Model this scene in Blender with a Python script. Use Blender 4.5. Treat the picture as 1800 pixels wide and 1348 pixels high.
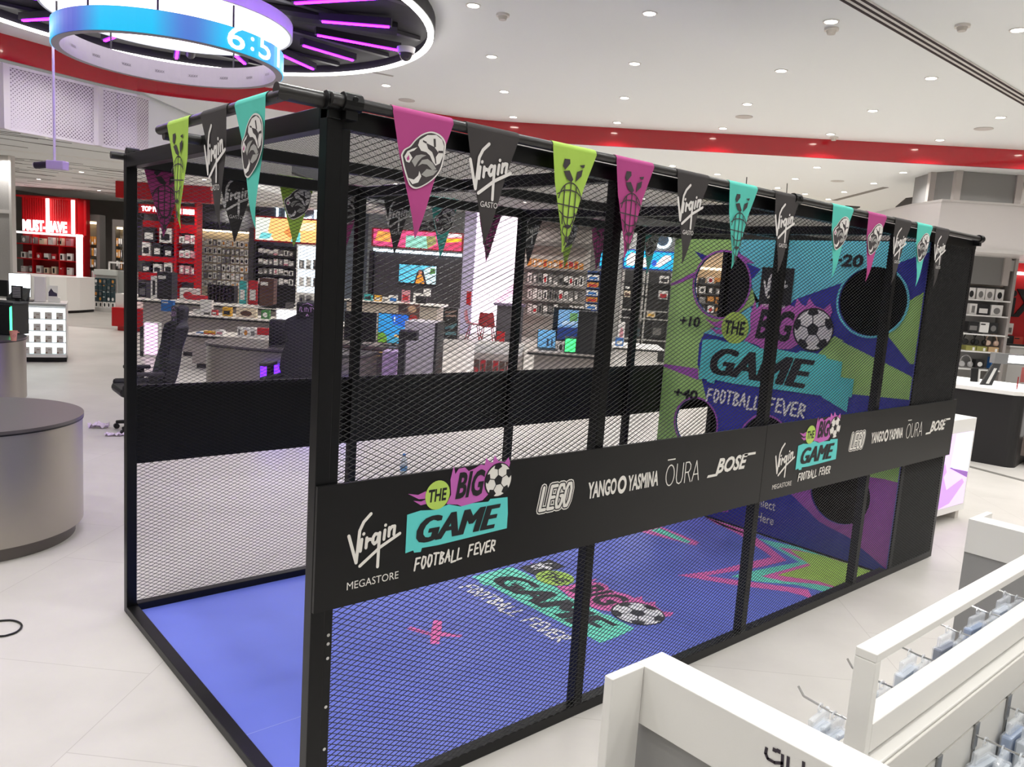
import bpy, math, random
from mathutils import Vector, Matrix
from mathutils.geometry import tessellate_polygon
random.seed(7)
SC = bpy.context.scene
COL = SC.collection
PI = math.pi
for o in list(bpy.data.objects):
    bpy.data.objects.remove(o)

# ---------------------------------------------------------------- camera
F_PX, YAW, PITCH, ROLL = 1386.33, math.radians(48.7298), math.radians(-7.8684), math.radians(3.8312)
CAM = Vector((-1.12684, -2.17643, 1.89644))
FWD = Vector((math.cos(YAW)*math.cos(PITCH), math.sin(YAW)*math.cos(PITCH), math.sin(PITCH)))
_r0 = Vector((math.sin(YAW), -math.cos(YAW), 0)); _u0 = _r0.cross(FWD)
RGT = _r0*math.cos(ROLL) + _u0*math.sin(ROLL)
UPV = -_r0*math.sin(ROLL) + _u0*math.cos(ROLL)
cam_data = bpy.data.cameras.new('camera'); cam = bpy.data.objects.new('camera', cam_data); COL.objects.link(cam)
cam_data.sensor_width = 36.0; cam_data.lens = F_PX/1800*36.0
cam_data.clip_start = 0.05; cam_data.clip_end = 200
M = Matrix((RGT, UPV, -FWD)).transposed().to_4x4(); M.translation = CAM
cam.matrix_world = M
SC.camera = cam

# ---------------------------------------------------------------- world, exposure
SC.view_settings.view_transform = 'Standard'
SC.view_settings.look = 'None'
SC.view_settings.gamma = 1.0
SC.view_settings.use_curve_mapping = False
SC.view_settings.exposure = 0.0
SC.cycles.max_bounces = 8
SC.cycles.transparent_max_bounces = 24
SC.cycles.sample_clamp_indirect = 6.0
SC.cycles.use_denoising = True
world = bpy.data.worlds.new('world'); SC.world = world; world.use_nodes = True
_bg = world.node_tree.nodes['Background']; _bg.inputs[0].default_value = (1.0, 0.97, 0.93, 1); _bg.inputs[1].default_value = 0.22
DOWNLIGHT_WATTS = 10.3

# ---------------------------------------------------------------- geometry of the store
# the cage runs along world X (length) and Y (width); the store's own axes lie at 45 degrees:
# a = away from the visitor, b = to the right
W, L, H = 2.091, 5.114, 2.35
ZB0, ZB1 = 0.7915, 1.2055
S2 = math.sqrt(.5)
SR = -PI/4                          # rotation of things that follow the store's axes
def AB(a, b, z=0.0): return Vector(((a+b)*S2, (a-b)*S2, z))
def _ray(x, y): return FWD + RGT*((x-900)/F_PX) - UPV*((y-674)/F_PX)
def PX(x, y, X): d = _ray(x, y); return CAM + d*((X-CAM.x)/d.x)
def PY(x, y, Y): d = _ray(x, y); return CAM + d*((Y-CAM.y)/d.y)
def PZ(x, y, z=0.0): d = _ray(x, y); return CAM + d*((z-CAM.z)/d.z)
def PA(x, y, a):
    d = _ray(x, y); t = (a-(CAM.x+CAM.y)*S2)/((d.x+d.y)*S2); p = CAM + d*t
    return (p.x-p.y)*S2, p.z
def RA(x0, y0, x1, y1, a):
    """a rectangle on the store plane a: b0, b1, z0, z1"""
    xm, ym = (x0+x1)/2, (y0+y1)/2
    return PA(x0, ym, a)[0], PA(x1, ym, a)[0], PA(xm, y1, a)[1], PA(xm, y0, a)[1]

# ---------------------------------------------------------------- materials
def s2l(c): c /= 255.0; return c/12.92 if c <= .04045 else ((c+.055)/1.055)**2.4
_M = {}
def mat(name, rgb=(200,200,200), rough=.5, metal=0.0, emit=0.0, noise=0.0, nscale=8.0, trans=0.0, alpha=1.0, bump=0.0, coat=0.0, spec=.5):
    if name in _M: return _M[name]
    m = bpy.data.materials.new(name); m.use_nodes = True; nt = m.node_tree; b = nt.nodes['Principled BSDF']
    c = tuple(s2l(v) for v in rgb)+(1,)
    b.inputs['Base Color'].default_value = c; b.inputs['Roughness'].default_value = rough
    b.inputs['Metallic'].default_value = metal; b.inputs['Specular IOR Level'].default_value = spec
    if trans: b.inputs['Transmission Weight'].default_value = trans
    if alpha < 1: b.inputs['Alpha'].default_value = alpha
    if coat: b.inputs['Coat Weight'].default_value = coat
    if emit: b.inputs['Emission Color'].default_value = c; b.inputs['Emission Strength'].default_value = emit
    if noise or bump:
        tc = nt.nodes.new('ShaderNodeTexCoord'); n = nt.nodes.new('ShaderNodeTexNoise'); n.inputs['Scale'].default_value = nscale; n.inputs['Detail'].default_value = 5
        nt.links.new(tc.outputs['Object'], n.inputs['Vector'])
        if noise:
            r = nt.nodes.new('ShaderNodeValToRGB')
            r.color_ramp.elements[0].position = .3; r.color_ramp.elements[1].position = .7
            r.color_ramp.elements[0].color = tuple(v*(1-noise) for v in c[:3])+(1,); r.color_ramp.elements[1].color = tuple(min(1, v*(1+noise)) for v in c[:3])+(1,)
            nt.links.new(n.outputs['Fac'], r.inputs['Fac']); nt.links.new(r.outputs['Color'], b.inputs['Base Color'])
        if bump:
            bp = nt.nodes.new('ShaderNodeBump'); bp.inputs['Strength'].default_value = bump; bp.inputs['Distance'].default_value = .01
            nt.links.new(n.outputs['Fac'], bp.inputs['Height']); nt.links.new(bp.outputs['Normal'], b.inputs['Normal'])
    _M[name] = m
    return m
def glow(name, rgb, strength):
    return mat(name, rgb, .6, emit=strength)
BLK = mat('black_paint', (11,10,11), .42)
BLKM = mat('black_powder_coated_steel', (9,9,10), .36, noise=.25, nscale=40, spec=.3)
MESHM = mat('black_coated_expanded_metal', (15,14,14), .42)
BRD = mat('matt_black_board', (12,11,11), .42, spec=.36)
WHT = mat('white_laminate', (236,234,230), .35)
OFFW = mat('off_white_print', (226,222,214), .5)
GRYP = mat('grey_panel', (128,127,125), .5)
LGRY = mat('light_grey_panel', (186,184,180), .5)
DGRY = mat('dark_grey_paint', (62,60,60), .6)
RED = mat('red_lacquer', (190,14,24), .3)
DRED = mat('deep_red_paint', (140,8,16), .4)
STEEL = mat('brushed_steel', (176,170,160), .34, metal=.9)
CHR = mat('chrome', (200,200,200), .15, metal=1)
INK = mat('black_print', (14,13,16), .5)
CYAN = mat('turquoise_print', (92,205,200), .5)
LIME = mat('lime_print', (178,208,92), .5)
PINK = mat('magenta_print', (190,96,176), .5)
GLOW = glow('white_lit_acrylic', (255,253,250), 4.0)
GLOWS = glow('soft_white_lit_acrylic', (250,252,255), 1.6)

# ---------------------------------------------------------------- mesh builder
import bmesh
def fix_normals(me):
    b = bmesh.new(); b.from_mesh(me); bmesh.ops.recalc_face_normals(b, faces=b.faces); b.to_mesh(me); b.free()
class MB:
    def __init__(s): s.v = []; s.f = []; s.m = []
    def add(s, vs, fs, mi=0):
        n = len(s.v); s.v += [tuple(v) for v in vs]
        for f in fs: s.f.append(tuple(i+n for i in f)); s.m.append(mi)
        return s
    def box(s, x0, x1, y0, y1, z0, z1, mi=0):
        if x0 > x1: x0, x1 = x1, x0
        if y0 > y1: y0, y1 = y1, y0
        if z0 > z1: z0, z1 = z1, z0
        v = [(x,y,z) for z in (z0,z1) for y in (y0,y1) for x in (x0,x1)]
        return s.add(v, [(0,2,3,1),(4,5,7,6),(0,1,5,4),(2,6,7,3),(0,4,6,2),(1,3,7,5)], mi)
    def quad(s, a, b, c, d, mi=0): return s.add([a,b,c,d], [(0,1,2,3)], mi)
    def prism(s, poly, z0, z1, mi=0, top=None):
        """poly in xy, extruded along z; top = optional polygon at z1"""
        n = len(poly); top = top or poly
        v = [(x,y,z0) for x,y in poly]+[(x,y,z1) for x,y in top]
        f = [tuple(range(n-1,-1,-1)), tuple(range(n,2*n))]+[(i,(i+1)%n,n+(i+1)%n,n+i) for i in range(n)]
        return s.add(v, f, mi)
    def slab(s, poly, o, ux, uy, t, mi=0):
        """polygon (u,v) in the plane o+u*ux+v*uy, thick t along the plane's normal"""
        o, ux, uy = Vector(o), Vector(ux), Vector(uy); n = ux.cross(uy).normalized()*t
        k = len(poly); b = [o+ux*u+uy*w for u,w in poly]
        v = b+[p+n for p in b]
        f = [tuple(range(k-1,-1,-1)), tuple(range(k,2*k))]+[(i,(i+1)%k,k+(i+1)%k,k+i) for i in range(k)]
        return s.add(v, f, mi)
    def cyl(s, p0, p1, r, n=14, mi=0, r2=None, caps=True):
        p0, p1 = Vector(p0), Vector(p1); d = (p1-p0).normalized(); r2 = r if r2 is None else r2
        a = Vector((0,0,1)) if abs(d.z) < .9 else Vector((1,0,0)); x = d.cross(a).normalized(); y = d.cross(x)
        v = [p0+(x*math.cos(t)+y*math.sin(t))*r for t in [2*PI*i/n for i in range(n)]]
        v += [p1+(x*math.cos(t)+y*math.sin(t))*r2 for t in [2*PI*i/n for i in range(n)]]
        f = [(i,n+i,n+(i+1)%n,(i+1)%n) for i in range(n)]
        if caps: f += [tuple(range(n)), tuple(range(2*n-1,n-1,-1))]
        return s.add(v, f, mi)
    def tube(s, pts, r, n=8, mi=0):
        for a, b in zip(pts, pts[1:]): s.cyl(a, b, r, n, mi)
        return s
    def ring(s, c, R, z0, z1, t, n=64, mi=0, a0=0, a1=2*PI):
        """annular band, outer radius R, wall thickness t"""
        k = n; full = abs(a1-a0-2*PI) < 1e-6
        A = [a0+(a1-a0)*i/k for i in range(k if full else k+1)]; m = len(A)
        v = []
        for th in A:
            for rr, z in ((R,z0),(R,z1),(R-t,z1),(R-t,z0)): v.append((c[0]+rr*math.cos(th), c[1]+rr*math.sin(th), z))
        f = []
        for i in range(k):
            j = (i+1)%m
            for q in range(4): f.append((4*i+q, 4*j+q, 4*j+(q+1)%4, 4*i+(q+1)%4))
        return s.add(v, f, mi)
    def lathe(s, prof, n=20, mi=0, c=(0,0,0)):
        k = len(prof); v = []
        for i in range(n):
            t = 2*PI*i/n
            for r, z in prof: v.append((c[0]+r*math.cos(t), c[1]+r*math.sin(t), c[2]+z))
        f = [(i*k+j, ((i+1)%n)*k+j, ((i+1)%n)*k+j+1, i*k+j+1) for i in range(n) for j in range(k-1)]
        return s.add(v, f, mi)
    def text(s, txt, T, u0, v0, w, h, mi=0, shear=0, bold=0, layer=2, depth=0):
        vs, fs = text_geo(txt, shear, bold)
        base = [T(u0+w*x, v0+h*y, layer) for x, y in vs]
        if not depth: return s.add(base, fs, mi)
        n = (T(1,0,0)-T(0,0,0)).cross(T(0,1,0)-T(0,0,0)).normalized()*depth
        k = len(base); top = [p+n for p in base]
        edges = {}
        for f in fs:
            for a, b in zip(f, f[1:]+f[:1]): edges[(a,b)] = edges.get((a,b),0)+1
        side = [(b,a,a+k,b+k) for (a,b) in edges if (b,a) not in edges]
        return s.add(base+top, [tuple(i+k for i in f) for f in fs]+[tuple(reversed(f)) for f in fs]+[tuple(reversed(q)) for q in side], mi)
    def poly(s, pts, T, mi=0, layer=1):
        if len(pts) < 3: return s
        tri = tessellate_polygon([[Vector((u,v,0)) for u,v in pts]])
        vs = [T(u,v,layer) for u,v in pts]
        fs = []
        for t in tri:
            a,b,c = (pts[i] for i in t)
            ar = (b[0]-a[0])*(c[1]-a[1])-(b[1]-a[1])*(c[0]-a[0])
            fs.append(tuple(t) if ar > 0 else tuple(reversed(t)))
        return s.add(vs, fs, mi)
    def stroke(s, lines, T, w, mi=0, layer=2, asp=1.0):
        """pen strokes of width w (in u); asp = v units per u unit"""
        for ln in lines:
            for (x0,y0),(x1,y1) in zip(ln, ln[1:]):
                layer += .03
                dx, dy = x1-x0, (y1-y0)/asp; l = math.hypot(dx,dy) or 1e-6
                px, py = -dy/l*w/2, dx/l*w/2*asp
                s.add([T(x0-px,y0-py,layer),T(x1-px,y1-py,layer),T(x1+px,y1+py,layer),T(x0+px,y0+py,layer)],[(0,1,2,3)],mi)
            for x, y in ln:
                layer += .03
                s.poly([(x+w/2*math.cos(t*PI/4), y+w/2*asp*math.sin(t*PI/4)) for t in range(8)], T, mi, layer)
        return s
    def disc(s, cx, cy, r, T, mi=0, layer=1, asp=1.0, n=28):
        return s.poly([(cx+r*math.cos(2*PI*i/n), cy+r*asp*math.sin(2*PI*i/n)) for i in range(n)], T, mi, layer)
    def mesh(s, name):
        me = bpy.data.meshes.new(name); me.from_pydata(s.v, [], s.f); return me
    def build(s, name, mats, parent=None, loc=None, rz=0, smooth=False, bevel=0, label=None):
        me = s.mesh(name)
        mats = mats if isinstance(mats, (list,tuple)) else [mats]
        for m in mats: me.materials.append(m)
        if len(mats) > 1: me.polygons.foreach_set('material_index', s.m)
        if smooth:
            me.polygons.foreach_set('use_smooth', [True]*len(me.polygons))
            me.set_sharp_from_angle(angle=math.radians(40))
        me.update()
        o = bpy.data.objects.new(name, me); COL.objects.link(o)
        if parent: o.parent = parent
        if loc is not None: o.location = loc
        o.rotation_euler.z = rz
        if bevel:
            b = o.modifiers.new('bevel', 'BEVEL'); b.width = bevel; b.segments = 2; b.limit_method = 'ANGLE'
        if label: o['label'] = label
        return o
_TX = {}
def text_geo(txt, shear=0, bold=0):
    k = (txt, shear, bold)
    if k in _TX: return _TX[k]
    cu = bpy.data.curves.new('t', 'FONT'); cu.body = txt; cu.size = 1; cu.shear = shear; cu.offset = bold; cu.resolution_u = 3
    ob = bpy.data.objects.new('t', cu); COL.objects.link(ob)
    dg = bpy.context.evaluated_depsgraph_get(); ev = ob.evaluated_get(dg); me = ev.to_mesh()
    vs = [(v.co.x, v.co.y) for v in me.vertices]; fs = [tuple(p.vertices) for p in me.polygons]
    ev.to_mesh_clear(); bpy.data.objects.remove(ob); bpy.data.curves.remove(cu)
    x0 = min(v[0] for v in vs); x1 = max(v[0] for v in vs); y0 = min(v[1] for v in vs); y1 = max(v[1] for v in vs)
    vs = [((x-x0)/(x1-x0), (y-y0)/(y1-y0)) for x, y in vs]
    out = []
    for f in fs:
        ar = sum(vs[a][0]*vs[b][1]-vs[b][0]*vs[a][1] for a, b in zip(f, f[1:]+f[:1]))
        out.append(f if ar > 0 else tuple(reversed(f)))
    _TX[k] = (vs, out)
    return _TX[k]
def plane(o, ux, uy, step=.0005):
    """map (u,v,layer) onto a printed plane; layers lift off the surface"""
    o, ux, uy = Vector(o), Vector(ux), Vector(uy); n = ux.cross(uy).normalized()
    return lambda u, v, l=1: o+ux*u+uy*v+n*(step*l)

# ---------------------------------------------------------------- tagging
LABELS = {}
def tag(o, label, cat, group=None, kind=None):
    if label:
        o['label'] = label; o['category'] = cat
        LABELS.setdefault(label, []).append(o.name)
    if group: o['group'] = group
    if kind: o['kind'] = kind
    return o
def thing(name, label, cat, loc=(0,0,0), rz=0.0, group=None, kind=None):
    o = bpy.data.objects.new(name, None); COL.objects.link(o); o.empty_display_size = .1
    o.location = loc; o.rotation_euler.z = rz
    return tag(o, label, cat, group, kind)
def struct(o): o['kind'] = 'structure'; return o
def copy_tree(o, parent=None):
    c = o.copy(); COL.objects.link(c)
    if parent: c.parent = parent
    for ch in list(o.children): copy_tree(ch, c)
    return c
def dup(root, loc, rz, label, group=None):
    c = copy_tree(root); c.location = loc; c.rotation_euler.z = rz
    LABELS.setdefault(label, []).append(c.name); c['label'] = label
    if group: c['group'] = group
    return c
NTH = ['first','second','third','fourth','fifth','sixth','seventh','eighth','ninth','tenth','eleventh','twelfth','thirteenth','fourteenth','fifteenth','sixteenth']

# ================================================================ SETTING
def store_poly(pts, z): return [AB(a, b, z) for a, b in pts]
def floor_mat():
    m = bpy.data.materials.new('pale_concrete_tile'); m.use_nodes = True; nt = m.node_tree; N = nt.nodes; Lk = nt.links
    b = N['Principled BSDF']; b.inputs['Roughness'].default_value = .42
    tc = N.new('ShaderNodeTexCoord'); n1 = N.new('ShaderNodeTexNoise'); n1.inputs['Scale'].default_value = .9; n1.inputs['Detail'].default_value = 8; n1.inputs['Roughness'].default_value = .6
    Lk.new(tc.outputs['Object'], n1.inputs['Vector'])
    r = N.new('ShaderNodeValToRGB'); r.color_ramp.elements[0].position = .32; r.color_ramp.elements[1].position = .72
    r.color_ramp.elements[0].color = tuple(s2l(v) for v in (184,180,174))+(1,); r.color_ramp.elements[1].color = tuple(s2l(v) for v in (202,198,192))+(1,)
    Lk.new(n1.outputs['Fac'], r.inputs['Fac'])
    br = N.new('ShaderNodeTexBrick'); br.offset = 0.5; br.inputs['Scale'].default_value = 1.0; br.inputs['Mortar Size'].default_value = .0022; br.inputs['Brick Width'].default_value = 1.2; br.inputs['Row Height'].default_value = 1.2
    br.inputs['Color1'].default_value = (1,1,1,1); br.inputs['Color2'].default_value = (.97,.97,.97,1); br.inputs['Mortar'].default_value = (.78,.77,.76,1)
    mp = N.new('ShaderNodeMapping'); mp.inputs['Rotation'].default_value = (0,0,PI/2); mp.inputs['Location'].default_value = (.3,-.18,0)
    Lk.new(tc.outputs['Object'], mp.inputs['Vector']); Lk.new(mp.outputs['Vector'], br.inputs['Vector'])
    mx = N.new('ShaderNodeMix'); mx.data_type = 'RGBA'; mx.blend_type = 'MULTIPLY'; mx.inputs['Factor'].default_value = 1
    Lk.new(r.outputs['Color'], mx.inputs['A']); Lk.new(br.outputs['Color'], mx.inputs['B']); Lk.new(mx.outputs['Result'], b.inputs['Base Color'])
    return m
FLOORM = floor_mat()
f = MB().box(-17, 17, -6, 25.5, -.1, 0)
struct(f.build('floor', FLOORM, rz=SR))
CEIL = mat('white_ceiling_paint', (242,244,242), .7)
ZC, ZL, ZP = 4.0, 3.755, 3.5
def catmull(P, n=6):
    out = []
    for i in range(len(P)-1):
        p0 = P[max(i-1,0)]; p1 = P[i]; p2 = P[i+1]; p3 = P[min(i+2,len(P)-1)]
        for k in range(n):
            t = k/n
            out.append(tuple(.5*((2*p1[j])+(-p0[j]+p2[j])*t+(2*p0[j]-5*p1[j]+4*p2[j]-p3[j])*t*t+(-p0[j]+3*p1[j]-3*p2[j]+p3[j])*t**3) for j in (0,1)))
    out.append(P[-1]); return out
CURVE = catmull([(-6,-9.5),(1.5,-7.2),(4.3,-6.0),(5.78,-5.28),(7.05,-4.55),(7.55,-3.45),(8.1,-2.45),(8.62,-1.5),(9.0,-.65),(9.06,.6)])+[(9.06,14)]
mc = MB(); mc.poly([(b,a) for a,b in CURVE]+[(14,-6)], lambda u,v,l: (u,v,ZC))
mc2 = MB(); mc2.add([(x,y,z) for x,y,z in mc.v], [tuple(reversed(q)) for q in mc.f]); mc2.add([(x,y,z+.05) for x,y,z in mc.v], mc.f)
struct(mc2.build('ceiling', CEIL, rz=SR))
# red lacquered fascia that steps down from the main ceiling
fa = MB()
for (a0,b0),(a1,b1) in zip(CURVE, CURVE[1:]):
    d = Vector((b1-b0, a1-a0)).normalized(); n = Vector((-d.y, d.x))*.03
    p = [(b0,a0),(b1,a1),(b1+n.x,a1+n.y),(b0+n.x,a0+n.y)]
    fa.prism(list(reversed(p)) if False else p, ZL-.005, ZC)
struct(fa.build('trim_1', mat('red_gloss_fascia', (186,14,32), .12, coat=.6), rz=SR, smooth=False))
# lower ceiling beyond the fascia
ml = MB(); far = [(b,a) for a,b in CURVE if a > 6.9]
ml.poly(far+[(14,25),(-4.75,25)], lambda u,v,l: (u,v,ZL))
ml2 = MB(); ml2.add(ml.v, [tuple(reversed(q)) for q in ml.f]); ml2.add([(x,y,z+.05) for x,y,z in ml.v], ml.f)
struct(ml2.build('ceiling_low', CEIL, rz=SR))
pl = MB(); _e = [(b-.02,a+.12) for a,b in CURVE if a > 1 and b < -4.5]
pl.poly(_e+[(-4.66,7.3),(-4.66,25),(-17,25),(-17,_e[0][1])], lambda u,v,l: (u,v,ZP))
pl2 = MB(); pl2.add(pl.v, [tuple(reversed(q)) for q in pl.f]); pl2.add([(x,y,z+.05) for x,y,z in pl.v], pl.f)
struct(pl2.build('ceiling_slatted', CEIL, rz=SR))
sl = MB(); rs = random.Random(3)
for i in range(150):
    bx, ay = rs.uniform(-14.5,-5.2), rs.uniform(7.6, 22.5); ln = rs.uniform(.8,2.6); an = rs.choice((.55,.62,.75,.30,.9,.5))
    c, s_ = math.cos(an), math.sin(an); w = .020
    P = [(-ln/2,-w),(ln/2,-w),(ln/2,w),(-ln/2,w)]
    sl.prism([(bx+x*c-y*s_, ay+x*s_+y*c) for x,y in P], ZP-.004, ZP+.001, 0 if rs.random() < .8 else 1)
struct(sl.build('trim_2', [mat('slot_shadow_gap', (96,92,88), .8), mat('slot_bright_edge', (240,238,232), .5)], rz=SR))
# bulkhead of perforated white panels hanging below the fascia
def perf_mat():
    m = bpy.data.materials.new('perforated_white_metal'); m.use_nodes = True; nt = m.node_tree; N = nt.nodes; Lk = nt.links; b = N['Principled BSDF']
    b.inputs['Roughness'].default_value = .5
    uv = N.new('ShaderNodeUVMap'); mp = N.new('ShaderNodeMapping'); mp.inputs['Scale'].default_value = (1,1,1)
    v = N.new('ShaderNodeTexVoronoi'); v.inputs['Scale'].default_value = 34; v.inputs['Randomness'].default_value = 0; v.voronoi_dimensions = '2D'
    mp.inputs['Rotation'].default_value = (0,0,PI/4)
    Lk.new(uv.outputs['UV'], mp.inputs['Vector']); Lk.new(mp.outputs['Vector'], v.inputs['Vector'])
    n = N.new('ShaderNodeTexNoise'); n.inputs['Scale'].default_value = 1.1; Lk.new(uv.outputs['UV'], n.inputs['Vector'])
    ad = N.new('ShaderNodeMath'); ad.operation = 'MULTIPLY_ADD'; ad.inputs[1].default_value = .9; ad.inputs[2].default_value = -.12; Lk.new(n.outputs['Fac'], ad.inputs[0])
    lt = N.new('ShaderNodeMath'); lt.operation = 'LESS_THAN'; Lk.new(v.outputs['Distance'], lt.inputs[0]); Lk.new(ad.outputs[0], lt.inputs[1])
    mx = N.new('ShaderNodeMix'); mx.data_type = 'RGBA'; Lk.new(lt.outputs[0], mx.inputs['Factor'])
    mx.inputs['A'].default_value = tuple(s2l(q) for q in (222,216,211))+(1,); mx.inputs['B'].default_value = tuple(s2l(q) for q in (122,112,112))+(1,)
    Lk.new(mx.outputs['Result'], b.inputs['Base Color']); return m
PERF = perf_mat()
bk = [(a,b) for a,b in CURVE if 1 < a < 7.3 and b < -4.4]+[(7.24,-4.5)]
def panel_run(pts, z0, z1, name, m):
    o = MB(); uvs = []; s = 0
    for (a0,b0),(a1,b1) in zip(pts, pts[1:]):
        d = Vector((b1-b0, a1-a0)); l = d.length; n = Vector((-d.y, d.x)).normalized()*.05
        p = [(b0+n.x*.4,a0+n.y*.4),(b1+n.x*.4,a1+n.y*.4),(b1+n.x*1.4,a1+n.y*1.4),(b0+n.x*1.4,a0+n.y*1.4)]
        o.prism(p, z0, z1)
        uvs.append((s, s+l)); s += l
    ob = o.build(name, m, rz=SR)
    uvl = ob.data.uv_layers.new(name='UVMap')
    for fi, poly in enumerate(ob.data.polygons):
        s0, s1 = uvs[fi//6]; base = (fi//6)*8
        for li, vi in zip(poly.loop_indices, poly.vertices):
            k = (vi-base) % 4; uvl.data[li].uv = (s0 if k in (0,3) else s1, ob.data.vertices[vi].co.z)
    return ob
struct(panel_run(bk, 3.07, ZL-.06, 'wall_bulkhead', PERF))
fr = MB()
for k in range(0, len(bk), 4):
    a, b = bk[k]; fr.box(b-.03, b+.03, a-.035, a+.06, 3.05, ZL-.05)
for (a0,b0),(a1,b1) in zip(bk, bk[1:]):
    d = Vector((b1-b0,a1-a0)).normalized(); n = Vector((-d.y,d.x))*.08
    for z in (3.045, ZL-.07): fr.prism([(b0,a0),(b1,a1),(b1+n.x,a1+n.y),(b0+n.x,a0+n.y)], z, z+.03)
struct(fr.build('trim_3', mat('white_metal_frame', (226,221,216), .45), rz=SR))
struct(MB().box(-4.72,-4.62,7.24,12.5,3.05,ZL).build('wall_bulkhead_return', CEIL, rz=SR))
# outer walls of the store
WG = mat('grey_wall_paint', (122,118,114), .7, noise=.06, nscale=3)
struct(MB().box(-17, 14, 24.6, 24.8, 0, 4.0).build('wall_back', WG, rz=SR))
struct(MB().box(-17.2, -17, 2, 24.8, 0, 4.0).build('wall_left', WG, rz=SR))
struct(MB().box(12.0, 12.2, 2, 24.8, 0, 4.0).build('wall_right', WG, rz=SR))

# grey clad pillar at the left edge
COLG = mat('grey_perforated_cladding', (176,172,168), .55, noise=.08, nscale=60)
b1_, z_ = PA(28, 372, 12.5)
p = MB().box(b1_-1.5, b1_-.01, 12.4, 12.5, 0, 3.5); struct(p.build('wall_pillar', COLG, rz=SR))
q = MB().box(b1_-.05, b1_, 12.38, 12.5, 0, 3.5)
for yy in (372, 495): z = PA(12, yy, 12.4)[1]; q.box(b1_-1.5, b1_-.03, 12.385, 12.42, z-.035, z+.035)
struct(q.build('trim_4', mat('pale_metal_edge', (214,209,204), .4), rz=SR))

# grey pillar and white header box on the right
pc = [(5.84,9.80),(6.07,9.52),(6.95,9.62),(7.2,10.4),(5.84,10.4)]
p = MB().prism(pc, 2.2, ZL); struct(p.build('wall_pillar_right', mat('dark_grey_cladding', (128,126,124), .5), rz=SR))
q = MB()
for (x,y) in pc[:3]: q.prism([(x-.045,y-.045),(x+.045,y-.045),(x+.045,y+.045),(x-.045,y+.045)], 2.2, ZL)
struct(q.build('trim_5', mat('pale_metal_edge_warm', (170,163,158), .4), rz=SR))
hb0, hz1 = PA(1655, 354, 8.6); _, hz0 = PA(1722, 436, 8.6)
hl = PA(1605, 366, 9.3)[0]
hp = [(hb0,8.6),(hb0+3.2,8.72),(hb0+3.2,11.2),(hl,11.2),(hl-.02,9.35)]
p = MB().prism(hp, hz0, hz1); struct(p.build('trim_6', mat('white_header_cladding', (206,200,197), .5), rz=SR))
q = MB().prism([(x+(.02 if i in(3,4) else -.0),y-.02 if i in (0,1) else y) for i,(x,y) in enumerate(hp)], hz0-.05, hz0)
q.prism([(x,y-.015 if i in (0,1) else y) for i,(x,y) in enumerate(hp)], hz1, hz1+.03)
struct(q.build('trim_7', mat('pale_metal_edge_grey', (196,191,187), .4), rz=SR))

# linear slot diffuser in the main ceiling, along the cage
y_s = PZ(1640, 80, ZC).y
sd = MB().box(1.5, 14, y_s-.075, y_s+.075, ZC-.012, ZC-.001, 1)
for k in (-.055, 0, .055): sd.box(1.5, 14, y_s+k-.011, y_s+k+.011, ZC-.016, ZC-.011, 0)
o = sd.build('slot_diffuser', [mat('slot_dark', (46,30,32), .8), mat('slot_frame_white', (222,217,210), .5)])
tag(o, 'long linear air diffuser of three dark slots crossing the white ceiling at top right', 'air vent')
# recesses in the lower ceiling
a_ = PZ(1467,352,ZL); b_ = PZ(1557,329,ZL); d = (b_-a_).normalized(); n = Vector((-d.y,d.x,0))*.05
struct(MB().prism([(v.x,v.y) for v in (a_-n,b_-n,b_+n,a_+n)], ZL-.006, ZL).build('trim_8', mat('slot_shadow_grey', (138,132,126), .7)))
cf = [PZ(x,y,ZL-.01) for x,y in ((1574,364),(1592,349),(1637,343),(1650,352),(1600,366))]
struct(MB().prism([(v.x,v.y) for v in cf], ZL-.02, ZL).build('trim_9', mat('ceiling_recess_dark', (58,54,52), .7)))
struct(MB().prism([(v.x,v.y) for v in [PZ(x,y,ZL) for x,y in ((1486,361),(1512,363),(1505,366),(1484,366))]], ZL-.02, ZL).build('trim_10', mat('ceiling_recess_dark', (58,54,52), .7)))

# ---------------------------------------------------------------- downlights
LENS = glow('downlight_lens', (255,246,232), 18.0)
def downlight():
    t = thing('downlight', None, None)
    MB().ring((0,0),.062,-.006,.0,.014,24).build('trim_ring', mat('downlight_trim', (236,232,226), .4), t)
    MB().prism([(.048*math.cos(2*PI*i/20),.048*math.sin(2*PI*i/20)) for i in range(20)], -.0045, -.002).build('lens', LENS, t)
    ld = bpy.data.lights.new('lamp','AREA'); ld.shape = 'DISK'; ld.size = .11; ld.energy = DOWNLIGHT_WATTS; ld.color = (1,.99,.975); ld.spread = math.radians(135)
    lo = bpy.data.objects.new('lamp', ld); COL.objects.link(lo); lo.parent = t; lo.location = (0,0,-.012)
    return t
DL0 = downlight(); DL_first = [True]
def put_downlight(p, label, group):
    if DL_first[0]:
        DL_first[0] = False; DL0.location = p; tag(DL0, label, 'ceiling light', group); return DL0
    c = copy_tree(DL0); c.location = p; tag(c, label, 'ceiling light', group); return c
def inside_curve(a, b):
    for (a0,b0),(a1,b1) in zip(CURVE, CURVE[1:]):
        if b0 <= b <= b1: return a < a0+(a1-a0)*(b-b0)/(b1-b0)-.12
    return False
DISC_C, DISC_R = Vector((1.214, 4.93)), 2.05
rows = [4.27+1.47*i for i in range(-5, 4)]
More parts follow.
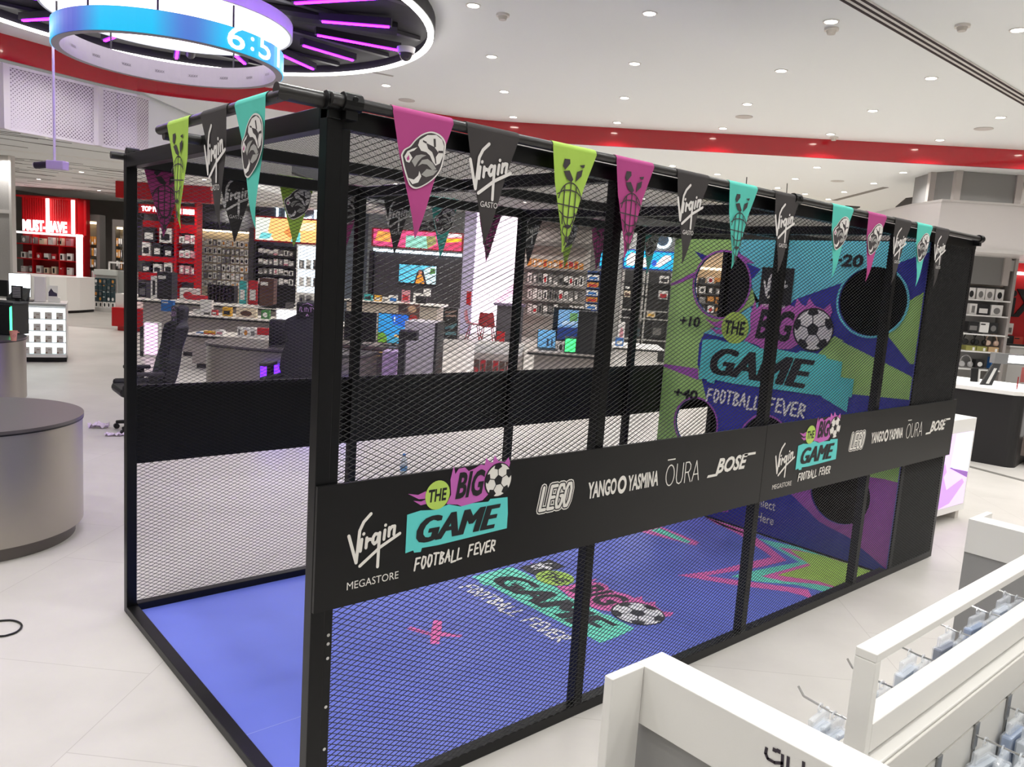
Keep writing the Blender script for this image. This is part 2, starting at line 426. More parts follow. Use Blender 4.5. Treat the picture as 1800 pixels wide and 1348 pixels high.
for i, a in enumerate(rows):
    for j in range(-4, 7):
        b = 1.2+1.4*j
        if not inside_curve(a, b): continue
        p = AB(a, b, ZC)
        if (Vector((p.x,p.y))-DISC_C).length < DISC_R+.12: continue
        where = ['closest','second','third','farthest'][i-5] if i > 4 else None
        lab = f'recessed downlight in the white ceiling, {where} visible row, {NTH[j+4]} column from left' if where else f'downlight above the visitor, {NTH[4-i]} row behind the visible ones, {NTH[j+4]} from left'
        put_downlight(p, lab, 'downlights of the main ceiling')
lowp = [(1261,306),(1398,314),(1367,330),(1436,294),(1588,303),(1536,322),(1484,337),(1456,350)]
ordl = sorted(range(8), key=lambda i: lowp[i][0])
for rk, i in enumerate(ordl):
    put_downlight(PZ(*lowp[i], ZL), f'small recessed downlight in the lower ceiling under the red fascia, {NTH[rk]} from left', 'downlights of the lower ceiling')
far_lamp = bpy.data.lights.new('lamp_far','AREA'); far_lamp.shape = 'DISK'; far_lamp.size = .14; far_lamp.energy = 34; far_lamp.color = (1,.97,.93); far_lamp.spread = math.radians(150)
def far_downlight(*a):
    t = put_downlight(*a)
    for o in t.children:
        if o.type == 'LIGHT': o.data = far_lamp
mid_lamp = far_lamp.copy(); mid_lamp.energy = 26
def mid_downlight(*a):
    t = put_downlight(*a)
    for o in t.children:
        if o.type == 'LIGHT': o.data = mid_lamp
for a in (10.6, 13.2, 15.8, 18.4, 21.0, 23.4):  # regular grid of downlights added to illuminate the far displays
    for b in (-3.4, -.6, 2.2, 5.0, 8.0):
        if a < 13 and b > 4: continue
        far_downlight(AB(a, b, ZL), f'added downlight over the far displays, {NTH[int((a-10.6)/2.6+.1)]} row past the fascia, {NTH[int((b+3.5)/2.8+.1)]} from left', 'added downlights over the far displays')
for a in (7.0, 9.6, 12.2, 14.8, 17.4, 20.0, 22.6):
    for b in (-13.0, -10.2, -7.4):
        (mid_downlight if a > 14 else put_downlight)(AB(a, b, ZP), f'downlight in the slatted ceiling, {NTH[int((a-7)/2.6+.1)]} row, {NTH[int((b+13)/2.8+.1)]} from left', 'downlights of the slatted ceiling')

# small round fittings on the ceiling
def ceil_disc(name, px, z, r, h, m, label, cat):
    o = MB().cyl((0,0,-h),(0,0,0),r,24).build(name, m, loc=PZ(*px, z), smooth=True); tag(o, label, cat)
SPK = mat('ceiling_speaker_grille', (200,194,188), .6)
for i, (px, w) in enumerate((((1308,205),'between the rows of downlights, above the black pennant'),((1729,226),'at right above the red fascia'),((715,176),'above the magenta ball pennant'))):
    ceil_disc('ceiling_speaker', px, ZC, .105, .006, SPK, f'round flush ceiling speaker {w}', 'speaker')
ceil_disc('ceiling_speaker', (1472,318), ZL, .105, .006, SPK, 'round flush ceiling speaker in the lower ceiling past the red fascia', 'speaker')
def detector(px, z, label):
    t = thing('smoke_detector', label, 'smoke detector', PZ(*px, z))
    MB().cyl((0,0,-.018),(0,0,0),.055,24).build('base', mat('detector_white', (228,222,214), .4), t, smooth=True)
    MB().cyl((0,0,-.045),(0,0,-.018),.03,24,r2=.04).build('chamber', mat('detector_cream', (205,198,188), .4), t, smooth=True)
detector((1692,44), ZC, 'white smoke detector near the linear diffuser at top right')
detector((1462,50), ZC, 'small white detector beside the topmost downlight right of centre')
detector((884,25), ZC, 'small white detector on the ceiling right of the big light ring')
detector((1466,241), ZC, 'small detector on the ceiling edge directly above the red fascia')
o = MB().box(-.16,.16,-.02,.02,-.005,0).build('air_vent', mat('vent_grey',(176,170,164),.6), loc=PZ(667,129,ZC), rz=-.2); tag(o, 'thin grey slot vent on the ceiling just right of the big light ring', 'air vent')

# ---------------------------------------------------------------- big round feature light on the left
LEDW = glow('white_led_strip', (255,252,246), 9.0)
LEDP = glow('violet_led_tube', (142,14,255), 42.0)
DARK = mat('dark_open_ceiling', (30,27,30), .8, noise=.4, nscale=5)
t = thing('ring_ceiling_light', 'huge round black ceiling feature edged with a white light line, violet tubes inside', 'ceiling light', (DISC_C.x, DISC_C.y, 3.89))
MB().ring((0,0), DISC_R+.03, 0, .11, .03, 96).build('rim', mat('rim_black', (24,22,24), .5), t)
MB().ring((0,0), DISC_R+.02, -.02, .0, .05, 96).build('light_line', LEDW, t)
MB().prism([(DISC_R*math.cos(2*PI*i/64), DISC_R*math.sin(2*PI*i/64)) for i in range(64)], .085, .1).build('backing', DARK, t)
st = MB()
for k in range(5):
    y = -1.5+.75*k; w = math.sqrt(max(.1, DISC_R**2-y*y))*.96; st.box(-w, w, y-.03, y+.03, .05, .08)
st.cyl((-1.6,.5,.04),(1.5,-.9,.04),.07,12); st.cyl((-.4,-1.7,.03),(.6,1.6,.03),.05,12)
st.build('pipework', mat('pipework_black', (38,35,38), .55), t)
for k in range(16):
    th = 2*PI*k/16+.11; c, s_ = math.cos(th), math.sin(th); r0, r1 = (1.08, 1.86) if k % 2 else (1.12, 1.72)
    b = MB().box(r0, r1, -.03, .03, -.005, .055).build('tube_housing', mat('tube_housing', (44,36,48), .5), t); b.rotation_euler.z = th
    b2 = MB().box(r0+.02, r1-.02, -.012, .012, -.016, -.006).build('tube', LEDP, b)
t = thing('round_light_panel', 'round glowing white disc hanging inside the black ceiling ring', 'ceiling light', (1.09, 4.84, 3.735))
MB().ring((0,0), .95, 0, .1, .02, 72).build('rim', mat('rim_white', (235,235,235), .4), t)
MB().prism([(.93*math.cos(2*PI*i/64), .93*math.sin(2*PI*i/64)) for i in range(64)], .01, .03).build('diffuser', glow('disc_diffuser', (250,248,255), 2.6), t)
t = thing('ring_display', 'ring shaped screen in blue with white digits hanging below the round glowing disc', 'display', (1.07, 4.74, 3.40))
def ringscreen():
    m = bpy.data.materials.new('blue_ring_screen'); m.use_nodes = True; nt = m.node_tree; N = nt.nodes; b = N['Principled BSDF']
    tc = N.new('ShaderNodeTexCoord'); n = N.new('ShaderNodeTexNoise'); n.inputs['Scale'].default_value = 1.3; n.inputs['Detail'].default_value = 0
    mp = N.new('ShaderNodeMapping'); mp.inputs['Scale'].default_value = (1,1,.02); nt.links.new(tc.outputs['Object'], mp.inputs['Vector']); nt.links.new(mp.outputs['Vector'], n.inputs['Vector'])
    r = N.new('ShaderNodeValToRGB'); r.color_ramp.elements[0].position = .36; r.color_ramp.elements[1].position = .50
    r.color_ramp.elements[0].color = tuple(s2l(v) for v in (80,96,196))+(1,); r.color_ramp.elements[1].color = tuple(s2l(v) for v in (6,188,240))+(1,)
    nt.links.new(n.outputs['Fac'], r.inputs['Fac']); nt.links.new(r.outputs['Color'], b.inputs['Emission Color']); b.inputs['Emission Strength'].default_value = 1.1
    b.inputs['Base Color'].default_value = (.01,.01,.012,1); b.inputs['Roughness'].default_value = .3
    return m
MB().ring((0,0), .86, .004, .166, .008, 96).build('screen', ringscreen(), t)
MB().ring((0,0), .852, 0, .17, .055, 96).build('frame', mat('ring_frame_metal', (150,142,150), .4, metal=.5), t)
fs = MB()
for k in range(18):
    th = 2*PI*k/18
    T = plane((.796*math.cos(th+.05), .796*math.sin(th+.05), .07), (.08*math.cos(th+PI/2+.05)*-1,.08*math.sin(th+PI/2+.05)*-1,0), (0,0,.02), .002)
    fs.text('xxxx', T, 0, 0, 1, 1, 0)
fs.build('stencil_marks', mat('stencil_grey', (104,96,104), .6), t)
for th in (-2.62,-2.0,-1.35,.6,1.9,2.8): MB().cyl((.82*math.cos(th),.82*math.sin(th),.17),(.82*math.cos(th),.82*math.sin(th),.332),.008,8).build('hanging_rod', mat('rod_dark', (40,36,42), .5), t)
for k, ch in enumerate(('6',':','5','1')):
    th = (-1.36,-1.19,-1.03,-.78)[k]
    wv = (.15,.035,.15,.05)[k]
    ux = Vector((-math.sin(th), math.cos(th), 0))*wv
    T = plane(Vector((.870*math.cos(th), .870*math.sin(th), .012 if ch != ':' else .04))-ux*.5, ux, (0,0,.17 if ch != ':' else .10), .001)
    MB().text(ch, T, 0, 0, 1, 1, 0, bold=.01).build('digit' if ch != ':' else 'colon', glow('digits_white', (225,250,255), 2.2), t)
# camera on a white pole
pt = PZ(93, 66, 3.88); _a = (pt.x+pt.y)*S2
pb = PA(98, 290, _a); 
t = thing('pole_camera', 'small lilac camera box hanging from a long white pole at upper left', 'security camera', (pt.x, pt.y, pb[1]), SR)
MB().cyl((0,0,.04),(0,0,3.9-pb[1]),.012,10).build('pole', mat('pole_white', (222,214,226), .4), t)
MB().box(-.06,.12,-.05,.05,-.045,.04).build('housing', mat('lilac_housing', (196,176,214), .4), t, bevel=.008)
MB().cyl((-.06,0,0),(-.2,0,-.015),.034,14).build('barrel', mat('barrel_dark', (38,28,48), .4), t, smooth=True)
MB().cyl((-.2,0,-.015),(-.212,0,-.017),.028,14).build('lens', mat('lens_glint', (220,214,230), .1), t)
# dome camera on the big ring
dp = PZ(714, 84, 3.88)
t = thing('dome_camera', 'white dome security camera mounted at the right edge of the black ceiling ring', 'security camera', (dp.x, dp.y, 3.88))
MB().cyl((0,0,-.05),(0,0,.0),.075,24,r2=.085).build('base', mat('dome_base', (210,205,205), .4), t, smooth=True)
MB().lathe([(.06,-.05),(.056,-.075),(.042,-.1),(.02,-.114),(0.0005,-.118)], 20).build('dome', mat('dome_smoked', (60,56,60), .1), t, smooth=True)

# darker floor field in front of the far left displays
struct(MB().box(-15, -9.0, 15.4, 20.2, .0005, .002).build('floor_field', mat('grey_floor_field', (150,146,140), .5, noise=.08, nscale=2), rz=SR))

# ================================================================ THE BALL CAGE
cage = thing('ball_cage', 'large black mesh football cage with blue floor, sponsor boards and pennants', 'cage')
PS = .05
XP = [0.0, 1.275, 2.56, 3.845]
XT = 4.34
# posts
def post(x, y, m=BLKM): return MB().box(x, x+PS, y, y+PS, 0, H-.0).build('post', m, cage, bevel=.003)
post(0, 0); post(0, W-PS)
for x in XP[1:]:
    post(x, .008); post(x, W-PS-.008)
post(L-PS, .008); post(L-PS, W-PS)
post(XT+.03, .008); post(XT+.03, W-PS-.008)
# rails
def rail(nm, *a): return MB().box(*a).build(nm, BLKM, cage, bevel=.003)
rail('bottom_rail', PS, L-PS, .006, .058, 0, .05); rail('bottom_rail', PS, L-PS, W-.058, W-.006, 0, .05)
rail('bottom_rail', 0, .055, PS, W-PS, 0, .04)
rail('top_rail', PS, L, .006, .056, H-.06, H); rail('top_rail', PS, L, W-.056, W-.006, H-.06, H)
rail('top_rail', 0, .05, PS, W-PS, H-.065, H)
rail('roof_beam', PS, L, W/2-.025, W/2+.025, H-.06, H-.01)
for x in XP[1:]+[L-PS]: rail('roof_beam', x, x+PS, PS, W-PS, H-.06, H-.005)
# bolts on the front post
bo = MB()
for z in (.12,.2,.30,.45,.62,.67,.70): bo.cyl((PS+.012,-.004,z),(PS+.012,.004,z),.006,8)
rail('flange', PS-.002, PS+.028, .0, .006, .05, H-.06)
bo.build('bolt', CHR, cage, label='small bright bolt heads on the flange of the front post')
# expanded metal
LW, SW = .0416, .0194
def expanded(w, h, name, hw=.0008, hd=.0012):
    """diamond mesh w x h in the xz plane, real tilted strands"""
    nx = int(round(w/LW)); nz = int(round(h/SW)); lx, lz = w/nx, h/nz
    V = []; Fc = []
    for i in range(2*nx):
        for j in range(2*nz+1):
            if (i+j) % 2: continue
            for s in (1, -1):
                j1 = j+s
                if j1 < 0 or j1 > 2*nz: continue
                x0, z0, x1, z1 = i*lx/2, j*lz/2, (i+1)*lx/2, j1*lz/2
                # flat bonds at the knuckles: pull the strand ends inwards
                n = len(V)
                for (x, z) in ((x0,z0),(x1,z1)):
                    V += [(x, -hd, z-hw*1.35), (x, hd, z-hw*.2), (x, hd, z+hw*1.35), (x, -hd, z+hw*.2)]
                for q in range(4): Fc.append((n+q, n+(q+1)%4, n+4+(q+1)%4, n+4+q))
    me = bpy.data.meshes.new(name); me.from_pydata(V, [], Fc); me.materials.append(MESHM); me.update(); return me
HZ0, HZ1 = .05, H-.06
me_bay = expanded(XP[1]-PS-.0, HZ1-HZ0, 'mesh_panel')
me_bay2 = expanded(1.285, HZ1-HZ0, 'mesh_panel_wide')
me_end = expanded(L-PS-XP[3], HZ1-HZ0, 'mesh_panel_end')
def place_mesh(me, loc, name='mesh_panel'):
    o = bpy.data.objects.new(name, me); COL.objects.link(o); o.parent = cage; o.location = loc; return o
for y in (.004, W-.004):
    place_mesh(me_bay, (PS, y, HZ0)); place_mesh(me_bay2, (XP[1], y, HZ0)); place_mesh(me_bay2, (XP[2], y, HZ0)); place_mesh(me_end, (XP[3], y, HZ0))
me_roof = expanded(1.275, W/2-.03, 'roof_mesh', .0008, .00035)
for k in range(4):
    for y in (.03, W/2):
        o = place_mesh(me_roof, (k*1.279, y, H-.004), 'roof_mesh'); o.rotation_euler.x = -PI/2
# flag poles and clamps
PIPE = mat('black_steel_tube', (40,38,37), .33, noise=.15, nscale=30)
ZPL = H+.012
def pole(p0, p1): return MB().cyl(p0, p1, .0175, 16).build('flag_pole', PIPE, cage, smooth=True)
YF = -.028
pole((-.005, YF, ZPL), (L-.03, YF, ZPL)); pole((-.05, W+.03, ZPL-.02), (L-.03, W+.03, ZPL-.02))
XE = -.135
pole((XE, .0, ZPL-.01), (XE, 1.09, ZPL-.01))
MB().cyl((-.15,.02,ZPL),(.02,.02,ZPL),.024,16).build('pole_bracket', PIPE, cage, smooth=True)
MB().cyl((XE+.0,1.045,ZPL-.03),(.06,1.045,ZPL-.03),.02,14).build('pole_bracket', PIPE, cage, smooth=True)
for (x, y) in ((.06, YF), (.02, 0.0), (2.56, YF), (L-.05, YF), (.05, W+.03)):
    c = MB().cyl((x-.03,y,ZPL),(x+.03,y,ZPL),.027,14).box(x-.02,x+.02,y-.008,y+.045,ZPL-.05,ZPL+.012)
    c.cyl((x,y-.03,ZPL+.006),(x,y-.018,ZPL+.006),.009,8); c.build('pole_clamp', BLKM, cage, bevel=.002)
ct = MB()
for px, py0, py1 in ((1312,322,311),(1383,338,322)):
    a = PY(px, py0, YF); b = PY(px, py1, YF); ct.cyl((a.x,YF,ZPL+.015),(b.x+.004,YF,b.z),.0022,6)
ct.build('cable_tie', BLK, cage)

# ---------------------------------------------------------------- printed artwork helpers
INKS = [INK, CYAN, LIME, PINK, OFFW]
def football(m, cx, cy, r, T, l, asp, dark=0, light=4):
    m.disc(cx, cy, r, T, dark, l, asp); m.disc(cx+.02*r, cy, r*.93, T, light, l+1, asp)
    def pt(ang, rr): return (cx+rr*r*math.cos(ang), cy+rr*r*math.sin(ang)*asp)
    m.poly([pt(PI/2+2*PI*k/5+.1, .32) for k in range(5)], T, dark, l+2)
    for k in range(5):
        a = PI/2+2*PI*k/5+.1
        m.stroke([[pt(a,.3), pt(a,.64)]], T, .05*r, dark, l+2, asp)
        m.stroke([[pt(a,.64), pt(a+.33,.78)],[pt(a,.64), pt(a-.33,.78)]], T, .05*r, dark, l+2, asp)
        m.poly([pt(a-.36,.78),pt(a-.2,.98),pt(a+.2,.98),pt(a+.36,.78),pt(a,.66)], T, dark, l+2)
VIRGIN = [[(.0,.66),(.155,.17)],[(.155,.17),(.2,.72),(.27,.86),(.40,.98)],
          [(.245,.56),(.225,.36)],[(.34,.57),(.33,.40)],[(.335,.49),(.38,.54),(.425,.53)],
          [(.56,.60),(.50,.615),(.46,.56),(.455,.48),(.49,.44),(.545,.48),(.575,.60)],[(.585,.62),(.575,.40),(.57,.02)],
          [(.685,.65),(.67,.49)],[(.77,.68),(.765,.53)],[(.765,.62),(.82,.69),(.875,.69),(.865,.54)],[(.225,.10),(.60,.36),(.985,.54)],
          [(.275,.65),(.277,.655)],[(.69,.735),(.692,.738)]]
def virgin(m, T, u0, v0, w, h, wd, mi, l, asp):
    m.stroke([[(u0+w*x, v0+h*y) for x,y in ln] for ln in VIRGIN], T, wd, mi, l, asp)
CAPS = {'F':[[(0,0),(.25,1)],[(.22,1),(.9,1)],[(.1,.5),(.7,.55)]],'O':[[(.3,0),(.1,.4),(.35,1),(.8,.9),(.8,.4),(.5,0),(.3,0)]],'T':[[(.1,1),(1,.95)],[(.5,1),(.35,0)]],
        'B':[[(.1,0),(.3,1),(.8,.85),(.35,.52),(.8,.3),(.6,.02),(.1,0)]],'A':[[(0,0),(.55,1),(.8,0)],[(.2,.4),(.8,.4)]],'L':[[(.3,1),(.1,0),(.9,.05)]],
        'E':[[(.9,1),(.3,.95),(.1,0),(.85,.02)],[(.2,.5),(.75,.52)]],'V':[[(.05,1),(.35,0),(1,1)]],'R':[[(.05,0),(.3,1),(.9,.9),(.8,.55),(.2,.5),(.85,0)]],' ':[]}
def hand(m, txt, T, u0, v0, w, h, wd, mi, l, asp, rise=0.0):
    n = len(txt); cw = w/n; rr = random.Random(5)
    for i, ch in enumerate(txt):
        dy = rise*i/n+h*.1*rr.uniform(-1,1)
        m.stroke([[(u0+cw*(i+x*.92), v0+dy+h*y) for x,y in ln] for ln in CAPS[ch]], T, wd, mi, l, asp)
def big_game(m, T, asp, fever=True, l=1):
    """event logo; u 0..1 = width of the turquoise box, v in the same units"""
    T1 = lambda u, v, k=1: T(u, v, k+l)
    m.poly([(.36,.33),(.40,.40),(.385,.52),(.41,.63),(.43,.56),(.46,.60),(.52,.605),(.56,.57),(.62,.585),(.68,.61),(.72,.60),(.73,.66),(.77,.62),(.80,.61),(.82,.67),(.86,.62),(.93,.60),(.97,.64),(.99,.59),(.95,.44),(.80,.37),(.72,.31),(.62,.30),(.55,.27),(.47,.31)], T1, 3, 1)
    m.poly([(.18,.40),(.10,.405),(.0,.46),(.09,.44),(.16,.46)], T1, 3, 1); m.poly([(.18,.36),(.12,.355),(.05,.40),(.12,.385),(.18,.40)], T1, 3, 1)
    m.poly([(.0,.30),(.12,.315),(.25,.30),(.38,.325),(.5,.29),(.62,.30),(.78,.29),(.80,.31),(.985,.30),(1.0,.16),(1.0,.03),(.3,.01),(.15,.015),(.14,-.015),(.08,-.01),(.07,.01),(.0,.0)], T1, 1, 2)
    m.disc(.27,.415,.115, T1, 2, 3, 1.0)
    m.text('THE', T1, .185,.365,.17,.10, 0, .1, .03, 4)
    m.text('BIG', T1, .44,.355,.29,.215, 0, .25, .035, 4)
    [m.text('GAME', T1, .09+dx,.055+dy,.79,.195, 0, .3, .0, 4+k*.2) for k, (dx, dy) in enumerate(((0,0),(.011,0),(.022,0),(.033,0),(.0,.008),(.011,.008),(.022,.008),(.033,.008)))]
    football(m, .87, .46, .145, T1, 4, 1.0)
    if fever: hand(m, 'FOOTBALL FEVER', T1, .09,-.155,.80,.092, .016, 4, 3, 1.0, .02)
def tilted(o, ux, uy, step=.0005): return plane(o, ux, uy, step)

# ---------------------------------------------------------------- sponsor boards along the cage
def board(x0, x1, y0, y1, z0=ZB0, z1=ZB1): return MB().box(x0, x1, y0, y1, z0, z1).build('sponsor_board', BRD, cage)
XM = L/2
b1 = board(0.0, XM-.0015, -.016, -.004); b2 = board(XM+.0015, L, -.016, -.004)
YB = -.0165
def board_art(parent, dx):
    def P3(px): return PY(px[0], px[1], YB)
    def flat(x0, x1, z0, z1): return plane((x0+dx, YB, z0), (x1-x0,0,0), (0,0,z1-z0))
    # virgin megastore
    x0, x1, z0, z1 = .115, .312, .985-.085, 1.17-.075
    m = MB(); T = flat(x0, x1, z0, z1); virgin(m, T, 0, 0, 1, 1, .058, 0, 1, (x1-x0)/(z1-z0))
    m.text('MEGASTORE', T, .0, -.28, 1.0, .135, 0, 0, .0, 1)
    m.build('store_wordmark', OFFW, parent)
    # event logo
    g = MB(); w = .455; T = plane((.335+dx, YB, .93), (w,0,.0), (0,0,w)); big_game(g, T, 1.0); g.build('event_logo', INKS, parent)
    # lego
    m = MB(); T = flat(.955, 1.125, .988, 1.078); ap = .17/.09
    SH = lambda P: [(x*.235+q+.13*y*.9, y) for q, P_ in P for (x,y) in ()] or [[(q+x*.185+.10*y, y) for x,y in ln] for q, lns in P for ln in lns]
    LG = [(0.0,[[(0,1),(0,0),(.9,0)]]),(.25,[[(.95,1),(0,1),(0,0),(.95,0)],[(0,.5),(.8,.5)]]),(.49,[[(.98,.82),(.8,1),(.25,1),(.02,.75),(.02,.25),(.25,0),(.75,0),(.98,.2),(.98,.5),(.6,.5)]]),(.74,[[(.3,1),(.75,1),(1,.75),(1,.25),(.75,0),(.3,0),(.05,.25),(.05,.75),(.3,1)]])]
    for wd, mi, l in ((.20,4,1),(.145,0,2),(.08,4,3)): m.stroke(SH(LG), T, wd, mi, l, ap)
    m.build('brick_maker_wordmark', INKS, parent)
    # yango yasmina
    m = MB(); T = flat(1.225, 1.685, .995, 1.075)
    m.text('YANGO', T, 0,.0,.385,.9, 0, 0, .035, 1); m.text('YASMINA', T, .545,.0,.455,.9, 0, 0, .03, 1)
    k = 24; ou = [(.463+.062*math.cos(2*PI*i/k), .45+.50*math.sin(2*PI*i/k)) for i in range(k)]; inn = [(.463+.034*math.cos(2*PI*i/k+.3), .45+.27*math.sin(2*PI*i/k+.3)) for i in range(k)]
    m.add([T(u,v,1) for u,v in ou]+[T(u,v,1) for u,v in inn], [(i,(i+1)%k,k+(i+1)%k,k+i) for i in range(k)])
    m.build('assistant_wordmark', OFFW, parent)
    # oura
    m = MB(); T = flat(1.735, 1.995, .985, 1.105); asp = .26/.12
    m.stroke([[(.13+.115*math.cos(2*PI*i/20), .4+.4*math.sin(2*PI*i/20)) for i in range(21)], [(.03,1.02),(.23,1.02)],
              [(.31,.8),(.31,.25),(.34,.06),(.40,.0),(.46,.06),(.49,.25),(.49,.8)], [(.56,0),(.56,.8),(.66,.8),(.71,.68),(.71,.52),(.66,.40),(.56,.40)],[(.64,.4),(.73,0)],
              [(.78,0),(.88,.8),(.98,0)],[(.81,.26),(.95,.26)]], T, .022, 0, 1, asp)
    m.build('ring_maker_wordmark', OFFW, parent)
    # bose
    m = MB(); T = flat(2.06, 2.47, .99, 1.08)
    m.text('BOSE', T, .17,.06,.66,.86, 0, .32, .035, 1)
    m.poly([(0,-.06),(.20,-.06),(.23,.08),(.02,.08)], T, 0, 1); m.poly([(.76,.80),(1.0,.80),(1.0,.94),(.74,.94)], T, 0, 1)
    m.build('audio_maker_wordmark', OFFW, parent)
board_art(b1, 0.0); board_art(b2, XM)
bf1 = board(PS, XM, W+.006, W+.018); bf2 = board(XM+.003, L, W+.006, W+.018)

# ---------------------------------------------------------------- target wall with holes and the black chamber behind it
GRN = mat('target_green', (160,200,112), .5); TRQ = mat('target_turquoise', (108,202,214), .5); NVY = mat('target_navy', (44,48,150), .45); PUR = mat('target_purple', (164,84,172), .5)
TM = [GRN, TRQ, NVY, PUR, INK, OFFW]
ZT0, ZT1 = .02, H-.065
HOLES = [(1.578,1.925,.262),(.345,1.875,.238),(1.69,.765,.208),(1.035,.735,.208),(.40,.49,.222)]
def T2(px): p = PX(px[0], px[1], XT); return (p.y, p.z)
def clip_rect(poly, y0, y1, z0, z1):
    for ax, lim, sg in ((0,y0,1),(0,y1,-1),(1,z0,1),(1,z1,-1)):
        out = []
        for p, q in zip(poly, poly[1:]+poly[:1]):
            ip, iq = (p[ax]-lim)*sg >= 0, (q[ax]-lim)*sg >= 0
            if ip: out.append(p)
            if ip != iq:
                t = (lim-p[ax])/(q[ax]-p[ax]); out.append((p[0]+(q[0]-p[0])*t, p[1]+(q[1]-p[1])*t))
        poly = out
        if not poly: break
    return poly
cut_me = MB()
for y, z, r in HOLES: cut_me.cyl((XT-.2,y,z),(XT+.2,y,z),r,48)
cut_me.box(XT-.2, XT+.2, 1.13, 1.33, .33, .44)        # ball return slot
cutter = cut_me.build('cutter', BLK); fix_normals(cutter.data)
def cut_slab(poly, d0, d1):
    """solid polygon (y,z) from x=XT-d1 to XT-d0 with the holes cut out; returns verts, faces"""
    ar = sum(p[0]*q[1]-q[0]*p[1] for p, q in zip(poly, poly[1:]+poly[:1]))
    if ar > 0: poly = list(reversed(poly))
    k = len(poly)
    v = [(XT-d1,y,z) for y,z in poly]+[(XT-d0,y,z) for y,z in poly]
    m = MB(); m.add(v, [tuple(range(k)), tuple(range(2*k-1,k-1,-1))]+[(i,k+i,k+(i+1)%k,(i+1)%k) for i in range(k)])
    o = m.build('slab', BLK); fix_normals(o.data); md = o.modifiers.new('b','BOOLEAN'); md.object = cutter; md.operation = 'DIFFERENCE'; md.solver = 'EXACT'
    dg = bpy.context.evaluated_depsgraph_get(); dg.update(); ev = o.evaluated_get(dg); me = ev.to_mesh()
    vs = [tuple(q.co) for q in me.vertices]; fs = [tuple(q.vertices) for q in me.polygons]
    ev.to_mesh_clear(); bpy.data.objects.remove(o); return vs, fs
tb = MB()
def patch(poly, mi, layer):
    poly = clip_rect(poly, .012, W-.012, ZT0, ZT1)
    if len(poly) < 3: return
    vs, fs = cut_slab(poly, .0+.0012*(layer-1) if layer else -.018, .0012*layer)
    tb.add(vs, fs, mi)
patch([(0,0),(W,0),(W,ZT1),(0,ZT1)], 2, 0)
pp = lambda L_: [T2(q) for q in L_]
patch(pp([(1150,380),(1276,380),(1285,425),(1300,470),(1335,530),(1238,585),(1229,604),(1226,640),(1234,668),(1251,745),(1262,800),(1150,860)]), 0, 1)
patch(pp([(1272,380),(1690,380),(1690,425),(1622,447),(1395,527),(1362,580),(1335,605),(1300,600),(1237,585),(1330,545),(1318,480)]), 1, 1)
patch(pp([(1330,545),(1237,585),(1262,575),(1290,560),(1318,540)]), 1, 2)
patch(pp([(1221,441),(1249,452),(1240,464)]), 2, 2)
patch(pp([(1304,459),(1338,473),(1314,500)]), 2, 3)
patch(pp([(1170,503),(1224,477),(1222,487),(1172,506)]), 3, 2)
patch(pp([(1276,446),(1291,439),(1328,463),(1308,462),(1290,452)]), 3, 4)
patch(pp([(1592,532),(1700,470),(1690,600),(1612,640),(1600,640),(1560,590)]), 0, 1)
patch(pp([(1466,590),(1606,664),(1620,660),(1620,705),(1400,683),(1440,620)]), 0, 1)
patch(pp([(1560,598),(1608,664),(1480,600),(1520,596)]), 2, 2)
patch(pp([(1150,637),(1227,648),(1228,668),(1150,637.5)]), 3, 2)
patch(pp([(1100,900),(1150,770),(1175,775),(1230,800),(1255,790),(1290,830),(1280,900)]), 3, 1)
patch(pp([(1380,858),(1430,840),(1530,815),(1700,800),(1690,1030),(1557,1000),(1493,945),(1440,917)]), 3, 1)
patch(pp([(1520,800),(1590,790),(1585,850),(1555,842),(1527,838)]), 0, 2)
# rims of the holes
for (y, z, r), mi in zip(HOLES, (3,1,3,3,3)):
    k = 48; a = [(y+(r+.016)*math.cos(2*PI*i/k), z+(r+.016)*math.sin(2*PI*i/k)) for i in range(k)]; b = [(y+r*1.001*math.cos(2*PI*i/k), z+r*1.001*math.sin(2*PI*i/k)) for i in range(k)]
    for i in range(k):
        j = (i+1)%k; qd = [a[i],a[j],b[j],b[i]]
        if any(p[0] < .01 or p[0] > W-.01 for p in qd): continue
        tb.add([(XT-.0065,p[0],p[1]) for p in qd], [(0,1,2,3)], mi)
tw = tb.build('target_board', TM, cage)
bpy.data.objects.remove(cutter)
# printed lettering on the target; u runs towards the visitor's right (-y)
TY = lambda y, z: plane((XT-.0075, y, z), (0,-1,0), (0,0,1), .0006)
for s, px in (('+10',(1195,572,1233,553)),('+20',(1460,468,1520,449)),('+40',(1185,697,1229,680))):
    a = T2((px[0],px[1])); b = T2((px[2],px[3])); T = TY(a[0], a[1]); MB().text(s, T, 0, 0, a[0]-b[0], .088, 0, .1, .035, 1).build('score_number', INK, tw)
g = MB(); a = T2((1229,667)); b = T2((1500,684)); wv = (a[0]-b[0])*.84
TL = plane((XT-.0075, a[0], a[1]+.005), (0,-wv,.0), (0,0,wv), .0006); big_game(g, TL, 1.0); g.poly([(.99,.02),(1.17,-.05),(1.17,.05),(1.19,.05),(1.19,.17),(1.10,.17),(1.10,.27),(.99,.28)], TL, 1, 2); g.build('event_logo', INKS, tw)
a = T2((1333,545)); b = T2((1395,477)); g = MB(); T = plane((XT-.008, a[0], a[1]), (0,b[0]-a[0],0), (0,0,.33), .0006)
g.poly([(0,0),(1.05,0),(1.05,1),(0,1)], T, 0, 1); virgin(g, T, .12,.25,.76,.65, .06, 4, 3, .93); g.text('MEGASTORE', T, .14,.09,.74,.07, 4, 0, .0, 3)
g.build('store_plaque', INKS, tw)
